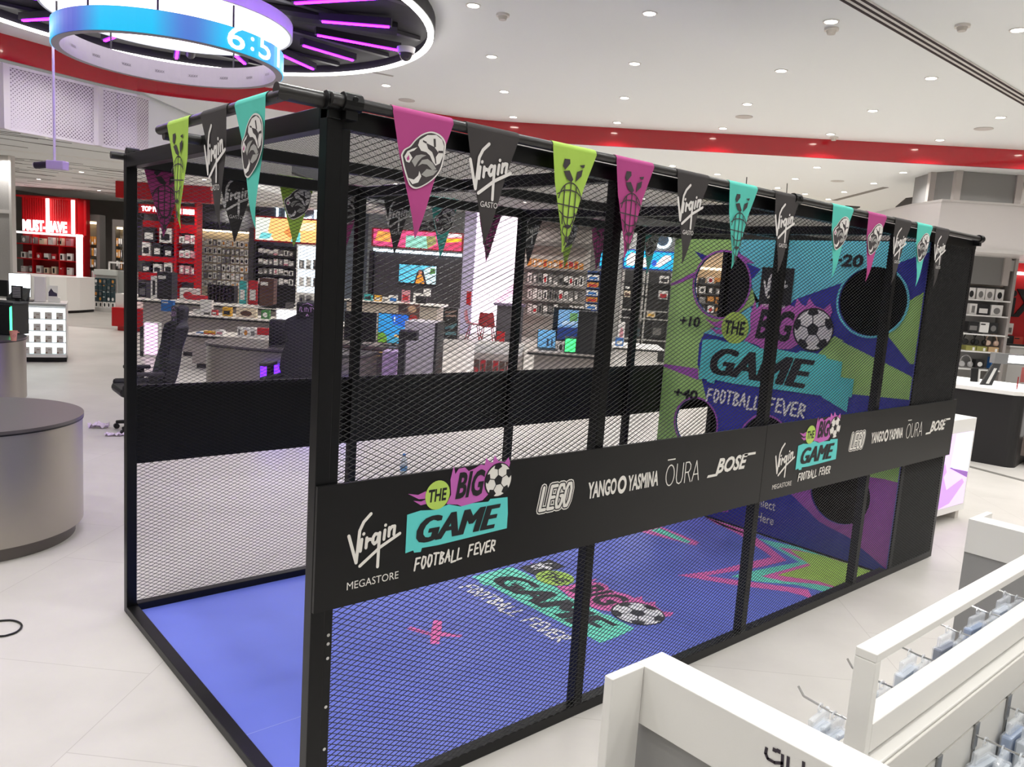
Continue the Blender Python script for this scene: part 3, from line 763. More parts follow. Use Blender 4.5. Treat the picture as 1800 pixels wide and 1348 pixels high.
a = T2((1325,887)); T = TY(a[0]+.03, a[1]); MB().text('Collect', T, 0, 0, .22, .075, 0, 0, .01, 1).build('collect_lettering', OFFW, tw); MB().text('Here', T, .07, -.115, .15, .07, 0, 0, .01, 1).build('collect_lettering', OFFW, tw)
CLOTH = mat('black_mesh_cloth', (14,13,14), .8)
MB().box(L-.02, L-.004, .01, W-.01, 0.0, H-.01).build('chamber_back', CLOTH, cage)
MB().box(XT+.03, L-.02, .012, .022, 0.0, H-.06).build('chamber_side', CLOTH, cage)
MB().box(XT+.03, L-.02, .03, W-.03, H-.075, H-.062).build('chamber_roof', CLOTH, cage)
MB().box(XT+.02, L-.02, .03, W-.03, .0, .03).build('chamber_floor', CLOTH, cage)
MB().box(XT+.1, L-.05, .0225, .03, .26, .30).build('chamber_bar', BLKM, cage)

# ---------------------------------------------------------------- printed blue floor mat
MATB = mat('blue_sports_mat', (98,112,204), .42, noise=.04, nscale=3)
MC = mat('mat_turquoise', (110,222,196), .45); MP = mat('mat_pink', (226,106,178), .45); MG = mat('mat_lime', (166,206,88), .45); MK = mat('mat_black', (40,40,52), .5); MW = mat('mat_white', (232,232,236), .5); MS = mat('mat_seam', (132,142,212), .5)
fm = thing('floor_mat', 'blue printed sports mat covering the floor inside the cage', 'mat', (0,0,0))
MB().box(.056, XT-.02, .06, W-.06, .001, .012).build('mat', MATB, fm)
ZM = .0125
FT = lambda u, v, l=1: Vector((u, v, ZM+.0004*l))
def fp(px): p = PZ(px[0], px[1], ZM); return (min(max(p.x,.06),XT-.025), min(max(p.y,.065),W-.065))
g = MB()
def fpoly(pts, mi, l):
    q = [fp(p) for p in pts]
    ar = sum(a[0]*b[1]-b[0]*a[1] for a, b in zip(q, q[1:]+q[:1]))
    if ar < 0: q.reverse()
    g.poly(q, FT, mi, l)
fpoly([(722,1101),(757,1112),(762,1090),(777,1091),(776,1111),(812,1116),(812,1120),(774,1118),(772,1132),(756,1131),(757,1117),(715,1106)], 1, 1)
g.build('cross_print', [MC, MP, MG], fm)
# zigzags towards the target
g = MB()
fpoly([(1191,1011),(1256,1003),(1330,985),(1357,979),(1300,940),(1240,908),(1262,906),(1330,945),(1383,985),(1340,996),(1240,1012),(1300,1020),(1420,1036),(1440,1058),(1415,1048),(1385,1040),(1290,1028)], 1, 1)
fpoly([(1284,1013),(1330,1002),(1405,988),(1332,946),(1400,958),(1470,975),(1560,1010),(1480,1040),(1470,1042),(1450,1040),(1400,1028),(1330,1022)], 0, 1)
fpoly([(1338,1013),(1421,990),(1368,962),(1400,966),(1470,980),(1560,1012),(1478,1036),(1430,1026),(1380,1022)], 1, 2)
fpoly([(1366,1011),(1425,994),(1388,966),(1440,975),(1500,990),(1560,1012),(1476,1034),(1440,1022)], 2, 3)
g.build('zigzag_print', [MC, MP, MG], fm); g = MB()
fpoly([(1128,935),(1160,925),(1229,953),(1222,959)], 1, 1); fpoly([(1143,932),(1160,928),(1215,952),(1208,955)], 0, 2)
fpoly([(1240,908),(1262,903),(1310,930),(1308,938),(1262,922)], 1, 1)
g.build('stripe_print', [MC, MP, MG], fm)
g = MB(); o_ = PZ(829, 1014, ZM); e_ = PZ(1048, 1133, ZM); u_ = PZ(1090, 1108, ZM)
ux = Vector((e_.x-o_.x, e_.y-o_.y, 0)); uy = Vector((-ux.y, ux.x, 0))
big_game(g, plane((o_.x,o_.y,ZM), ux, uy, .0004), 1.0)
T = plane((o_.x,o_.y,ZM), ux, uy, .0004); g.poly([(.03,.34),(.17,.34),(.17,.60),(.03,.60)], T, 0, 3); virgin(g, T, .045,.39,.11,.17, .012, 4, 5, 1.0)
g.build('event_logo', [MK, MC, MG, MP, MW], fm)
MB().box(.06, XT-.03, .645, .649, ZM-.0005, ZM+.0002).build('seam', MS, fm)

# ---------------------------------------------------------------- pennants
FLG = {'green': mat('pennant_lime', (170,206,84), .75, noise=.04), 'pink': mat('pennant_magenta', (178,66,132), .75, noise=.04), 'turq': mat('pennant_turquoise', (88,200,184), .75, noise=.04), 'black': mat('pennant_black', (58,54,54), .8, noise=.06)}
FDK = mat('pennant_print_dark', (62,56,58), .75); FLT = mat('pennant_print_white', (226,222,218), .75); FGR = mat('pennant_print_grey', (158,156,152), .75)
FW, FH = .226, .372
def pennant_meshes(kind):
    """cloth and print as meshes; origin on the pole axis, cloth hangs along -z, print faces -y"""
    m = MB(); r = .0195; arc = []
    for i in range(9):
        t = -.2+(PI+.2)*i/8; arc.append((r*math.cos(t)*-1, r*math.sin(t)))      # from the front over the pole to the back
    n = len(arc)
    v = []
    for x in (-FW/2, FW/2):
        for y, z in arc: v.append((x, y, z))
    m.add(v, [(i, n+i, n+i+1, i+1) for i in range(n-1)])
    # body, tapering, with a slight curl at the tip
    K = 12; v = []
    for k in range(K+1):
        s = k/K; z = -.0-FH*s; hw = FW/2*(1-s)+.0015; y = -r*(1-.75*min(1,s*3)) + (.012*max(0,s-.75)**2*16)
        bul = .006*math.sin(s*PI)
        v += [(-hw, y, z), (0, y-bul, z), (hw, y, z)]
    m.add(v, [(3*k+c, 3*k+3+c, 3*k+4+c, 3*k+1+c) for k in range(K) for c in (0,1)])
    return m
def YF_(s): return -.0195*(1-.75*min(1,s*3))-.0062*math.sin(max(0,min(1,s))*PI)-.0012
def TP(u, v, l=1):
    """u -0.5..0.5 across at the top, v 0..1 down the pennant"""
    return Vector((u*FW, YF_(v)-.0004*l, -FH*v))
def print_virgin():
    m = MB(); T = lambda u, v, l=1: TP(u, 1-v, l)
    virgin(m, T, -.40, .40, .80, .50, .05, 0, 1, FW/FH)
    m.text('GASTO', T, -.165,.335,.33,.05, 0, 0, 0, 1)
    return [('lettering', m, [FLT])]
def print_ball():
    m = MB(); T = lambda u, v, l=1: TP(u, 1-v, l)
    out = catmull([(-.334,.663),(-.294,.71),(-.203,.748),(-.116,.811),(-.004,.865),(.138,.896),(.289,.882),(.387,.83),(.393,.747),(.365,.64),(.309,.57),(.213,.506),(.077,.447),(-.064,.408),(-.165,.421),(-.224,.475),(-.292,.573),(-.334,.663)], 4)[:-1]
    cx, cy = .04, .65
    m.poly(out, T, 1, 1); m.poly([(cx+(u-cx)*.93, cy+(v-cy)*.945) for u, v in out], T, 0, 2)
    m.poly([(-.052,.809),(.071,.861),(.216,.875),(.32,.847),(.364,.796),(.36,.717),(.314,.649),(.24,.624),(.184,.658),(.137,.699),(.073,.721),(-.016,.725),(-.073,.765)], T, 1, 3)
    m.poly([(.059,.795),(.201,.774),(.278,.732),(.219,.678),(.17,.729),(.097,.751)], T, 0, 4)
    for q in ([(.195,.77),(.172,.84),(.208,.843),(.225,.777)], [(.27,.732),(.356,.737),(.353,.757),(.27,.75)], [(.06,.79),(.0,.80),(.002,.813),(.066,.803)], [(.215,.685),(.235,.64),(.255,.64),(.235,.70)]): m.poly(q, T, 0, 4.3)
    for k, (fl, c) in enumerate((([(-.283,.655),(-.238,.702),(-.164,.727),(-.08,.748),(-.133,.716),(-.208,.695),(-.151,.656),(-.201,.611),(-.252,.617)],1),([(-.165,.628),(-.096,.679),(-.01,.695),(.078,.696),(.004,.671),(-.057,.632),(-.107,.584)],2),
        ([(-.06,.595),(.008,.651),(.103,.668),(.187,.643),(.255,.595),(.189,.581),(.093,.62),(.014,.62)],2),([(.002,.531),(.09,.584),(.199,.582),(.276,.587),(.206,.542),(.083,.515)],2),([(-.217,.487),(-.117,.479),(-.046,.519),(-.033,.557),(.004,.515),(-.044,.462),(-.139,.44)],1))):
        m.poly(fl, T, c, 5+.2*k)
    m.poly([(-.247,.644),(-.213,.674),(-.197,.64),(-.233,.625)], T, 3, 6.4)
    return [('ball_print', m, [FDK, FLT, FGR, FLG['pink']])]
def print_cup():
    m = MB(); T = lambda u, v, l=1: TP(u*1.1, 1-v, l); A = FW/FH
    for P in ([(-.2,.90),(-.09,.905),(-.075,.865),(-.16,.80),(-.215,.83)], [(-.19,.785),(-.07,.80),(.03,.72),(-.0,.69),(-.10,.715)], [(.09,.80),(.20,.83),(.19,.765),(.08,.70)], [(.12,.865),(.23,.88),(.22,.85),(.19,.845)]):
        m.poly(P, T, 0, 1)
    cx, cy = .0, .47
    def el(rx, ry, y0=0, a0=0, a1=2*PI, n=22): return [(cx+rx*math.cos(a0+(a1-a0)*i/n), cy+y0+ry*math.sin(a0+(a1-a0)*i/n)) for i in range(n+1)]
    m.stroke([el(.245,.215,0,.25,PI-.25), el(.135,.215,0,PI+.35,2*PI-.35)], T, .02, 0, 1, A)
    m.stroke([[(-.28,.47),(.27,.45)], [(0,.685),(-.01,.27)], [(-.125,.65),(-.12,.28)], [(.115,.65),(.11,.28)], [(-.265,.56),(-.14,.605),(0,.615),(.14,.60),(.24,.555)], [(-.20,.40),(-.1,.355),(0,.345),(.11,.36),(.18,.40)]], T, .02, 0, 1, A)
    m.poly([(-.1,.255),(0,.28),(.09,.265),(.02,.235)], T, 0, 1); m.poly([(-.035,.15),(.0,.17),(.04,.15),(.035,.10),(-.02,.10)], T, 0, 1)
    m.stroke([[(-.09,.25),(-.1,.2),(-.035,.16)],[(.09,.26),(.1,.2),(.04,.155)],[(0,.235),(.0,.17)],[(-.02,.10),(-.03,.07)],[(.035,.10),(.03,.07)]], T, .018, 0, 1, A)
    return [('cup_print', m, [FDK])]
PRINTS = {'virgin': print_virgin, 'ball': print_ball, 'cup': print_cup}
_proto = {}
PRN = {'virgin':'script lettering','ball':'flaming football print','cup':'trophy cup print'}
CRN = {'green':'lime green','pink':'magenta','turq':'turquoise','black':'black'}
def pennant(color, kind, loc, rz, label, group, tilt=0.0):
    key = (color, kind)
    if key not in _proto:
        t = thing('pennant', None, None)
        pennant_meshes(kind).build('cloth', FLG[color], t, smooth=True)
        for nm, m, ms in PRINTS[kind](): m.build(nm, ms, t)
        _proto[key] = t
    else: t = copy_tree(_proto[key])
    t.location = loc; t.rotation_euler = (tilt, 0, rz)
    tag(t, label, 'pennant', group); return t
rt = random.Random(11)
near = [('pink','ball',.305),('black','virgin',.588),('green','cup',.975),('pink','cup',1.314),('black','virgin',1.695),('turq','cup',2.073),('black','virgin',2.455),('turq','ball',3.02),('pink','ball',3.426),('black','virgin',3.77),('turq','ball',4.08),('black','virgin',4.36)]
seen = {}
for c, k, x in near:
    seen[(c,k)] = seen.get((c,k),0)+1; n = sum(1 for q in near if q[:2] == (c,k))
    w = '' if n == 1 else f', {NTH[seen[(c,k)]-1]} such from the entrance'
    pennant(c, k, (x, YF, ZPL), 0, f'{CRN[c]} pennant with {PRN[k]} on the cage near side{w}', 'pennants along the near side', rt.uniform(-.05,.02))
for c, k, y in (('green','cup',PX(322,208,XE).y),('black','virgin',PX(385,197,XE).y),('turq','ball',PX(450,167,XE).y)):
    pennant(c, k, (XE, y, ZPL-.01), -PI/2, f'{CRN[c]} pennant with {PRN[k]} over the cage entrance', 'pennants over the entrance', rt.uniform(-.04,.02))
farp = [('pink','cup',.2),('black','virgin',.57),('green','ball',.915),('pink','ball',1.24),('black','virgin',1.59),('turq','ball',1.945),('pink','cup',2.335),('black','virgin',2.72),('green','ball',3.095),('pink','cup',3.44),('turq','ball',4.06)]
seen = {}
for c, k, x in farp:
    seen[(c,k)] = seen.get((c,k),0)+1; n = sum(1 for q in farp if q[:2] == (c,k))
    w = '' if n == 1 else f', {NTH[seen[(c,k)]-1]} such from left'
    pennant(c, k, (x, W+.03, ZPL-.02), 0, f'{CRN[c]} pennant with {PRN[k]} on the cage far side{w}', 'pennants along the far side', 0)

# ================================================================ FOREGROUND ACCESSORY GONDOLA
WLAM = mat('white_metal_shelving', (224,222,217), .38); GPAN = mat('grey_display_back', (146,145,143), .45); WPAN = mat('pale_slat_panel', (214,211,204), .45)
GX0, GX1 = .30, 2.05; GYC = -1.588
t = thing('display_gondola', 'low white retail gondola with sign frame and clear hanging packs at lower right', 'display rack', (0,0,0))
MB().box(GX0, GX1, GYC-.04, GYC+.04, .12, 1.035).build('spine', WLAM, t, bevel=.003)
MB().box(GX0+.01, GX1, GYC-.047, GYC-.041, .945, 1.03).build('fascia', WPAN, t, bevel=.002)
MB().box(GX0+.01, GX1, GYC+.041, GYC+.047, .945, 1.03).build('fascia', WPAN, t, bevel=.002)
fr = MB().box(GX0+.008, GX0+.03, GYC-.02, GYC+.021, 1.035, 1.232).box(GX0+.008, GX1, GYC-.02, GYC+.021, 1.232, 1.25).box(GX1-.03, GX1, GYC-.02, GYC+.021, 1.035, 1.232).box(GX0+.03, GX1, GYC-.02, GYC+.021, 1.045, 1.105)
fr.build('sign_frame', WLAM, t, bevel=.002)
GXS = [.408+.2165*k for k in range(8)]
for x in GXS[:-1]:
    pn = MB().box(x+.006, x+.2105, GYC-.046, GYC-.041, .14, .938).build('back_panel', WPAN, t)
for x in GXS:
    u = MB().box(x-.006, x+.006, GYC-.05, GYC-.04, .14, .938)
    for z in [.2+.05*i for i in range(14)]: u.box(x-.002, x+.002, GYC-.0505, GYC-.0498, z, z+.03, 1)
    u.build('upright', [mat('upright_grey', (150,148,144), .4, metal=.4), INK], t)
MB().box(GX0, GX1, GYC-.3, GYC+.3, .0, .12).build('base', WLAM, t, bevel=.004)
def endcap(x, sgn, nm, label):
    e = thing('endcap_display', label, 'display rack', (x, GYC, 0), 0 if sgn < 0 else PI)
    # local: header faces -x
    MB().box(0, .085, -.43, .40, .97, 1.1).build('header', WLAM, e, bevel=.002)
    MB().box(.02, .08, -.43, .40, .06, .97).build('back_panel', GPAN, e)
    for y in (.378, -.43): MB().box(-.10, -.001, y, y+.022, .0, 1.1).build('side_panel', mat('side_panel_white', (226,224,219), .38), e, bevel=.002)
    MB().box(-.30, .08, -.43, .40, 0, .06).build('base', WLAM, e)
    return e
e1 = endcap(.145, -1, 'endcap_display', 'white endcap rack with Arabic lettering on its header, at the bottom edge right of centre')
e2 = endcap(2.185, 1, 'endcap_display', 'grey backed endcap rack at the far end of the white gondola')
# Arabic lettering on the header, read from the entrance side
g = MB(); xh = -.0006
def PH(px): p = PX(px[0], px[1], .145); return (p.y, p.z)
def AT(u, v, l=1): return Vector((xh-.0003*l, u-GYC, v))
for ln in ([(1348,1314),(1346,1324),(1350,1333),(1362,1340),(1376,1341)], [(1376,1326),(1375,1348),(1374,1352)], [(1386,1330),(1384,1362)], [(1413,1339),(1411,1378)], [(1384,1362),(1395,1372),(1411,1378)], [(1411,1378),(1425,1386),(1436,1385)], [(1438,1352),(1436,1386)]):
    pts = [PH(p) for p in ln]
    for (y0,z0),(y1,z1) in zip(pts, pts[1:]):
        d = Vector((y1-y0, z1-z0)); d.normalize(); n = Vector((-d.y, d.x))*.0030; e_ = d*.001
        q = [(y0-n.x-e_.x,z0-n.y-e_.y),(y1-n.x+e_.x,z1-n.y+e_.y),(y1+n.x+e_.x,z1+n.y+e_.y),(y0+n.x-e_.x,z0+n.y-e_.y)]
        q = [AT(*p) for p in q]; g.add(q, [(0,1,2,3)] if (q[1]-q[0]).cross(q[3]-q[0]).x < 0 else [(3,2,1,0)])
for px in ((1362,1318),(1369,1320),(1424,1395)):
    y, z = PH(px); q = [AT(y+dy*.004, z+dz*.004) for dy, dz in ((-1,-1),(1,-1),(1,1),(-1,1))]; g.add(q, [(3,2,1,0)] if (q[1]-q[0]).cross(q[3]-q[0]).x > 0 else [(0,1,2,3)])
g.build('arabic_lettering', mat('lettering_dark', (46,36,48), .5), e1)
# hooks with clear blister packs
CLR = mat('clear_blister_plastic', (236,241,246), .1, alpha=.30, spec=.8)
CARD = [mat('pack_card_blue', (112,142,186), .5), mat('pack_card_pale', (206,214,224), .5), mat('pack_card_dark', (64,76,112), .5)]
def hook(x, z, side, lab, ln=.20):
    y0 = GYC+.047*side
    h = thing('display_hook', lab[0], 'hook', (x, y0, z), 0 if side < 0 else PI, 'hooks on the white gondola')
    MB().box(-.012,.012,-.004,.0,-.03,.03).build('back_plate', mat('hook_plate', (150,150,150), .3, metal=.8), h)
    MB().tube([(0,-.002,.0),(0,-ln*.6,-.002),(0,-ln*.92,.004),(0,-ln,.022)], .0028, 8).build('wire', CHR, h, smooth=True)
    return h
_pk = {}
def pack(x, y, z, k, rz, label, group):
    if k not in _pk:
        t = thing('blister_pack', None, None)
        b = MB().box(-.055,.055,-.014,.014,-.19,-.045).box(-.048,.048,-.007,.007,-.045,-.012)
        b.build('blister', CLR, t, bevel=.006)
        MB().box(-.050,.050,-.010,.010,-.185,-.052).build('card', CARD[k], t)
        MB().ring((0,0),.012,-.0015,.0015,.004,14).build('hang_ring', CLR, t).rotation_euler.x = PI/2
        _pk[k] = t
    else: t = copy_tree(_pk[k])
    t.location = (x, y, z); t.rotation_euler = (0,0,rz); tag(t, label, 'packaged accessory', group); return t
hk = 0
rp = random.Random(4)
for side, zz, xs, nm in ((1, .965, [.56,.80,1.04,1.30,1.54,1.78], 'far'), (-1, .915, GXS, 'near')):
    for i, x in enumerate(xs):
        hook(x, zz, side, [f'chrome display hook on the {nm} face of the white gondola, {NTH[i]} from the front end'])
        for q in range(3 if side > 0 else 4):
            y = GYC+side*((.118 if side > 0 else .07)+.036*q)
            pack(x+rp.uniform(-.004,.004), y, zz-.006, (i+q)%3 if rp.random() < .8 else 1, rp.uniform(-.12,.12), f'clear blister pack on {nm} gondola face, {NTH[i]} hook from the front, {["innermost","second","third","outermost"][q]}', 'clear blister packs on the white gondola')

# ================================================================ THE STORE AROUND THE CAGE
def at_px(x, y, a): b, z = PA(x, y, a); return AB(a, b, z)
def unit(name, label, cat, a, px, group=None, base=None):
    """a thing standing on the store plane a, filling the picture rectangle px; local x right, y away, z up"""
    b0, b1, z0, z1 = RA(*px, a)
    if base is not None: z0 = base
    t = thing(name, label, cat, AB(a, (b0+b1)/2, z0), SR, group)
    return t, b1-b0, z1-z0
def solid(name, label, cat, a, px, depth, mats, group=None, base=None, bevel=0, face=None):
    """a one-piece box on the store plane a"""
    b0, b1, z0, z1 = RA(*px, a)
    if base is not None: z0 = base
    w, h = (b1-b0)/2, z1-z0
    m = MB().box(-w, w, 0, depth, 0, h)
    if face: face(m, w, h)
    o = m.build(name, mats, loc=AB(a, (b0+b1)/2, z0), rz=SR, bevel=bevel); tag(o, label, cat, group); return o
_bx = {}
def packbox(name, label, cat, group, a, b, z, w, h, d, c0, c1, style=0, rz=SR):
    """retail box with a printed front"""
    key = (round(w,3), round(h,3), round(d,3), c0.name, c1.name, style, name)
    if key not in _bx:
        m = MB().box(-w/2, w/2, 0, d, 0, h); e = -.0015
        if style == 0: m.quad((-w*.36,e,h*.18),(w*.36,e,h*.18),(w*.36,e,h*.62),(-w*.36,e,h*.62),1)
        elif style == 1: m.quad((-w*.22,e,h*.15),(w*.22,e,h*.15),(w*.22,e,h*.8),(-w*.22,e,h*.8),1)
        elif style == 2: m.quad((-w*.5,e,h*.0),(w*.5,e,h*.0),(w*.5,e,h*.32),(-w*.5,e,h*.32),1)
        elif style == 3:
            k = 12; m.add([(w*.3*math.cos(2*PI*i/k), e, h*.45+h*.3*math.sin(2*PI*i/k)) for i in range(k)], [tuple(range(k))], 1)
        elif style == 4: m.quad((-w*.42,e,h*.74),(w*.1,e,h*.74),(w*.1,e,h*.86),(-w*.42,e,h*.86),1)
        me = m.mesh(name); me.materials.append(c0); me.materials.append(c1); me.polygons.foreach_set('material_index', m.m); me.update(); _bx[key] = me
    o = bpy.data.objects.new(name, _bx[key]); COL.objects.link(o); o.location = AB(a, b, z); o.rotation_euler.z = rz
    tag(o, label, cat, group); return o
P = lambda n, c, **k: mat('prod_'+n, c, k.pop('rough', .5), **k)
pw, pk, pg, po, pr_, pb, pt_, py_, pc_ = P('white',(228,226,222)), P('black',(26,25,27)), P('grey',(120,118,116)), P('orange',(206,140,60)), P('red',(186,30,40)), P('blue',(36,110,186)), P('teal',(40,62,68)), P('yellow',(222,170,50)), P('cream',(222,206,180))
ppk = P('pink',(206,140,150)); pgn = P('green',(70,130,70)); pbr = P('brown',(84,54,44)); ptu = P('turq',(60,170,170))
NOUN = {'white':'white','black':'black','grey':'grey','orange':'orange','red':'red','blue':'blue','teal':'dark teal','yellow':'yellow','cream':'cream','pink':'pink','green':'green','brown':'brown','turq':'turquoise'}
def cname(m): return NOUN[m.name.split('_')[1]]
def shelf_row(name, cat, where, group, a, x0, x1, y, n, hpx, rnd, cols, d=.08, fill=.8, styles=(0,1,2,3,4), zfix=None, hv=.15):
    """n boxes standing along a shelf line drawn from (x0,y) to (x1,y1) on the plane a"""
    yy = y if isinstance(y, tuple) else (y, y)
    for i in range(n):
        s = (i+.5)/n; px = x0+(x1-x0)*s; py = yy[0]+(yy[1]-yy[0])*s
        b, z = PA(px, py, a); pitch = abs(PA(x1, yy[1], a)[0]-PA(x0, yy[0], a)[0])/n
        if zfix is not None: z = zfix
        h = (PA(px, py-hpx, a)[1]-PA(px, py, a)[1])*(1 if hv == 0 else round(rnd.choice((1, 1, .9, .8)), 2))
        c0, c1 = rnd.choice(cols)
        packbox(name, f'{cname(c0)} pack {where}, {NTH[i]} from left', cat, group, a, b, z, round(pitch*fill,3), round(h,3), d, c0, c1, rnd.choice(styles))

# ---------------------------------------------------------------- round steel tables on the left
TOP = mat('dark_grey_tabletop', (84,78,80), .3)
STB = mat('brushed_steel_cladding', (172,166,156), .36, metal=.85, noise=.05, nscale=2)
def drum(name, label, c, R, h, pr):
    t = thing(name, label, 'table', (c[0], c[1], 0))
    MB().cyl((0,0,0),(0,0,.09),pr,72).build('plinth', mat('plinth_grey', (108,102,98), .45, metal=.4), t, smooth=True)
    MB().cyl((0,0,.09),(0,0,h-.022),R-.008,96).build('drum', STB, t, smooth=True)
    MB().cyl((0,0,h-.02),(0,0,h),R,96).build('tabletop', TOP, t, smooth=True)
    MB().ring((0,0),R-.001,h-.03,h-.018,.02,96).build('edge_band', BLK, t)
    return t
drum('drum_table', 'round brushed steel drum table with dark top at the left edge of the picture', (-.47,3.73), .635, .80, .58)
e2_ = PZ(45, 592, .80)
D2C = (e2_.x-.70, e2_.y+.22); drum('drum_table', 'brushed steel drum table behind the nearest one, carrying a paper cup', D2C, .74, .80, .7)
# things on the second drum
cp = PZ(24, 599, .80)
t = thing('paper_cup', 'pink paper coffee cup on the rear steel drum table', 'cup', (cp.x, cp.y, .801))
MB().lathe([(.0005,0),(.027,0),(.040,.108),(.042,.108),(.042,.113),(.038,.113),(.026,.004)], 24).build('cup', mat('cup_pink', (216,150,132), .6), t, smooth=True)
T = plane((-.012,-.0355,.045),(.024,-.0,0),(0,-.004,.024)); m = MB(); m.stroke([[(.5+.5*math.cos(i*PI/6), .5+.5*math.sin(i*PI/6)) for i in range(13)]], T, .12, 0, 1); m.build('emblem', mat('cup_print', (150,84,76), .6), t)
MB().box(.03,.055,-.012,.012,.09,.098).build('sip_tab', mat('cup_pink', (216,150,132), .6), t)
dc = Vector((D2C[0], D2C[1]))
pc0 = PZ(0, 590, .80); pcx, pcy = pc0.x-.02, pc0.y+.17
t = thing('desktop_computer', 'black gaming computer case with a glowing green edge on the rear drum table', 'computer', (pcx, pcy, .80), SR)
k = .30
MB().box(-.27,.20,-.02,k,.0,.36).build('case', mat('pc_black', (16,18,20), .35), t, bevel=.006)
MB().box(.203,.207,-.015,.0,.02,.34).box(.196,.206,-.026,-.02,.02,.33).build('light_bar', glow('green_led', (70,255,150), 3.0), t)
MB().box(-.25,.05,-.024,-.0195,.03,.31).build('glass_window', mat('pc_glass', (20,34,52), .1, spec=.8), t)
m = MB(); 
for q in ((-.24,.04,.285,.29),(-.24,.04,.06,.064),(-.03,-.026,.06,.29),(.02,.024,.06,.29)): m.box(q[0],q[1],-.0255,-.0235,q[2],q[3])
m.build('light_outline', glow('cyan_led', (90,220,220), 1.5), t)
MB().box(-.25,.22,-.0,.28,.36,.385).build('top_vent', mat('pc_dark', (34,38,44), .4), t, bevel=.005)
t = thing('monitor', 'black flat monitor back standing behind the green lit computer at left edge', 'monitor', (pcx-.12, pcy+.22, .80), SR)
MB().box(-.28,.12,.30,.33,.42,.62).build('screen_back', BLK, t, bevel=.006); MB().box(-.1,-.04,.31,.34,.0,.45).box(-.2,.06,.25,.4,0,.012).build('stand', BLK, t)
m = MB().box(.15,.29,.33,.345,.40,.56,1)
for i in range(7): m.box(.17,.27,.322,.33,.42+.019*i,.43+.019*i,0)
o = m.build('grille_speaker', [LGRY, BLK], loc=(pcx-.12, pcy+.22, .80), rz=SR); 
o2 = MB().box(.19,.25,.335,.36,0,.41).build('stand', BLK, o); tag(o, 'small black ribbed speaker on a stand beside the monitor at the left edge', 'speaker')

# ---------------------------------------------------------------- lit white checkout display
A1 = 9.9
b0, b1, z0, z1 = RA(47, 536, 118, 632, A1); wC = .98; z1 = .95
ang = SR+.56
t = thing('checkout_counter', 'white checkout counter with glowing shelf front full of small boxes', 'counter', AB(A1, b1-.0, 0), ang)
MB().box(-wC,0,.0,.75,.085,.95).build('body', WHT, t, bevel=.004)
MB().box(-wC+.01,-.01,.02,.74,0,.085).build('plinth', BLK, t)
MB().box(-wC+.03,-.025,-.006,.0,.15,.89).build('lit_back', glow('lit_shelf_back', (246,255,255), 1.5), t)
for i in range(5): MB().box(-wC+.02,-.015,-.09,.0,.135+.187*i-.006,.135+.187*i+.006).build('shelf', mat('lit_shelf_board', (226,236,238), .4), t)
MB().box(-.018,0,-.095,.0,.085,.95).box(-wC,0,-.095,.0,.94,.955).box(-wC,-.0,-.095,.0,.085,.13).build('frame', WHT, t)
MB().box(-.46,-.30,.15,.42,.955,1.36).build('back_pillar', mat('counter_pillar_white', (228,222,224), .4), t, bevel=.01)
MB().box(-.80,-.47,.1,.5,.955,.965).build('counter_mat', BLK, t)
MB().box(-.27,-.10,.2,.4,.955,1.03).build('side_block', WHT, t)
Mx = Matrix.Translation(AB(A1, b1, 0)) @ Matrix.Rotation(ang, 4, 'Z')
for r in range(4):
    for c in range(6):
        p = Mx @ Vector((-.10-.157*c, -.075, .141+.187*r))
        q = _bx.get('lit')
        m = MB().box(-.048,.048,0,.04,0,.105).quad((-.044,-.001,.006),(-.018,-.001,.006),(-.018,-.001,.03),(-.044,-.001,.03),1).quad((-.01,-.001,.06),(.03,-.001,.06),(.03,-.001,.07),(-.01,-.001,.07),1)
        if q is None: q = m.mesh('product_box'); q.materials.append(mat('box_pale_grey', (208,204,196), .5)); q.materials.append(mat('box_print_brown', (134,110,92), .5)); q.polygons.foreach_set('material_index', m.m); _bx['lit'] = q
        o = bpy.data.objects.new('product_box', q); COL.objects.link(o); o.location = p; o.rotation_euler.z = ang
        tag(o, f'small pale box on the glowing counter front, {["bottom","third","second","top"][r]} shelf, {NTH[c]} from right', 'box', 'boxes on the glowing counter front')
def on_counter(lx, ly, lz): return Mx @ Vector((lx, ly, lz))
t2 = thing('monitor', 'bright white screen on the checkout counter at left', 'monitor', on_counter(-.66,.28,.966), ang)
MB().box(-.15,.15,0,.03,.05,.42).build('housing', BLK, t2, bevel=.004); MB().box(-.145,.145,-.003,.0,.055,.415).build('screen', glow('screen_white', (240,248,255), 3.0), t2); MB().box(-.06,.06,-.02,.08,0,.012).box(-.02,.02,.02,.04,0,.1).build('stand', BLK, t2)
t2 = thing('card_terminal', 'black angled payment terminal on the checkout counter', 'payment terminal', on_counter(-.665,.12,.966), ang)
m = MB(); m.add([(-.16,-.08,.0),(.10,-.10,.0),(.14,.03,.0),(-.12,.05,.0),(-.17,-.07,.04),(.04,-.11,.05),(.16,.04,.20),(-.04,.08,.21)], [(3,2,1,0),(4,5,6,7),(0,1,5,4),(1,2,6,5),(2,3,7,6),(3,0,4,7)]); m.build('body', BLK, t2, bevel=.004)
MB().box(-.14,.12,-.05,.02,0,.02).build('foot', BLK, t2)
t2 = thing('counter_card', 'small white card with a dark picture at the right end of the checkout counter', 'card', on_counter(-.20,.19,1.03), ang)
MB().box(-.07,.07,0,.008,0,.19).build('card', WHT, t2); T = plane((-.06,-.001,.02),(.12,0,0),(0,0,.16)); m = MB(); m.poly([(0,0),(1,0),(1,.3),(.6,.45),(.3,.8),(0,.4)], T, 0, 1); m.build('picture', mat('card_print', (52,44,70), .5), t2)

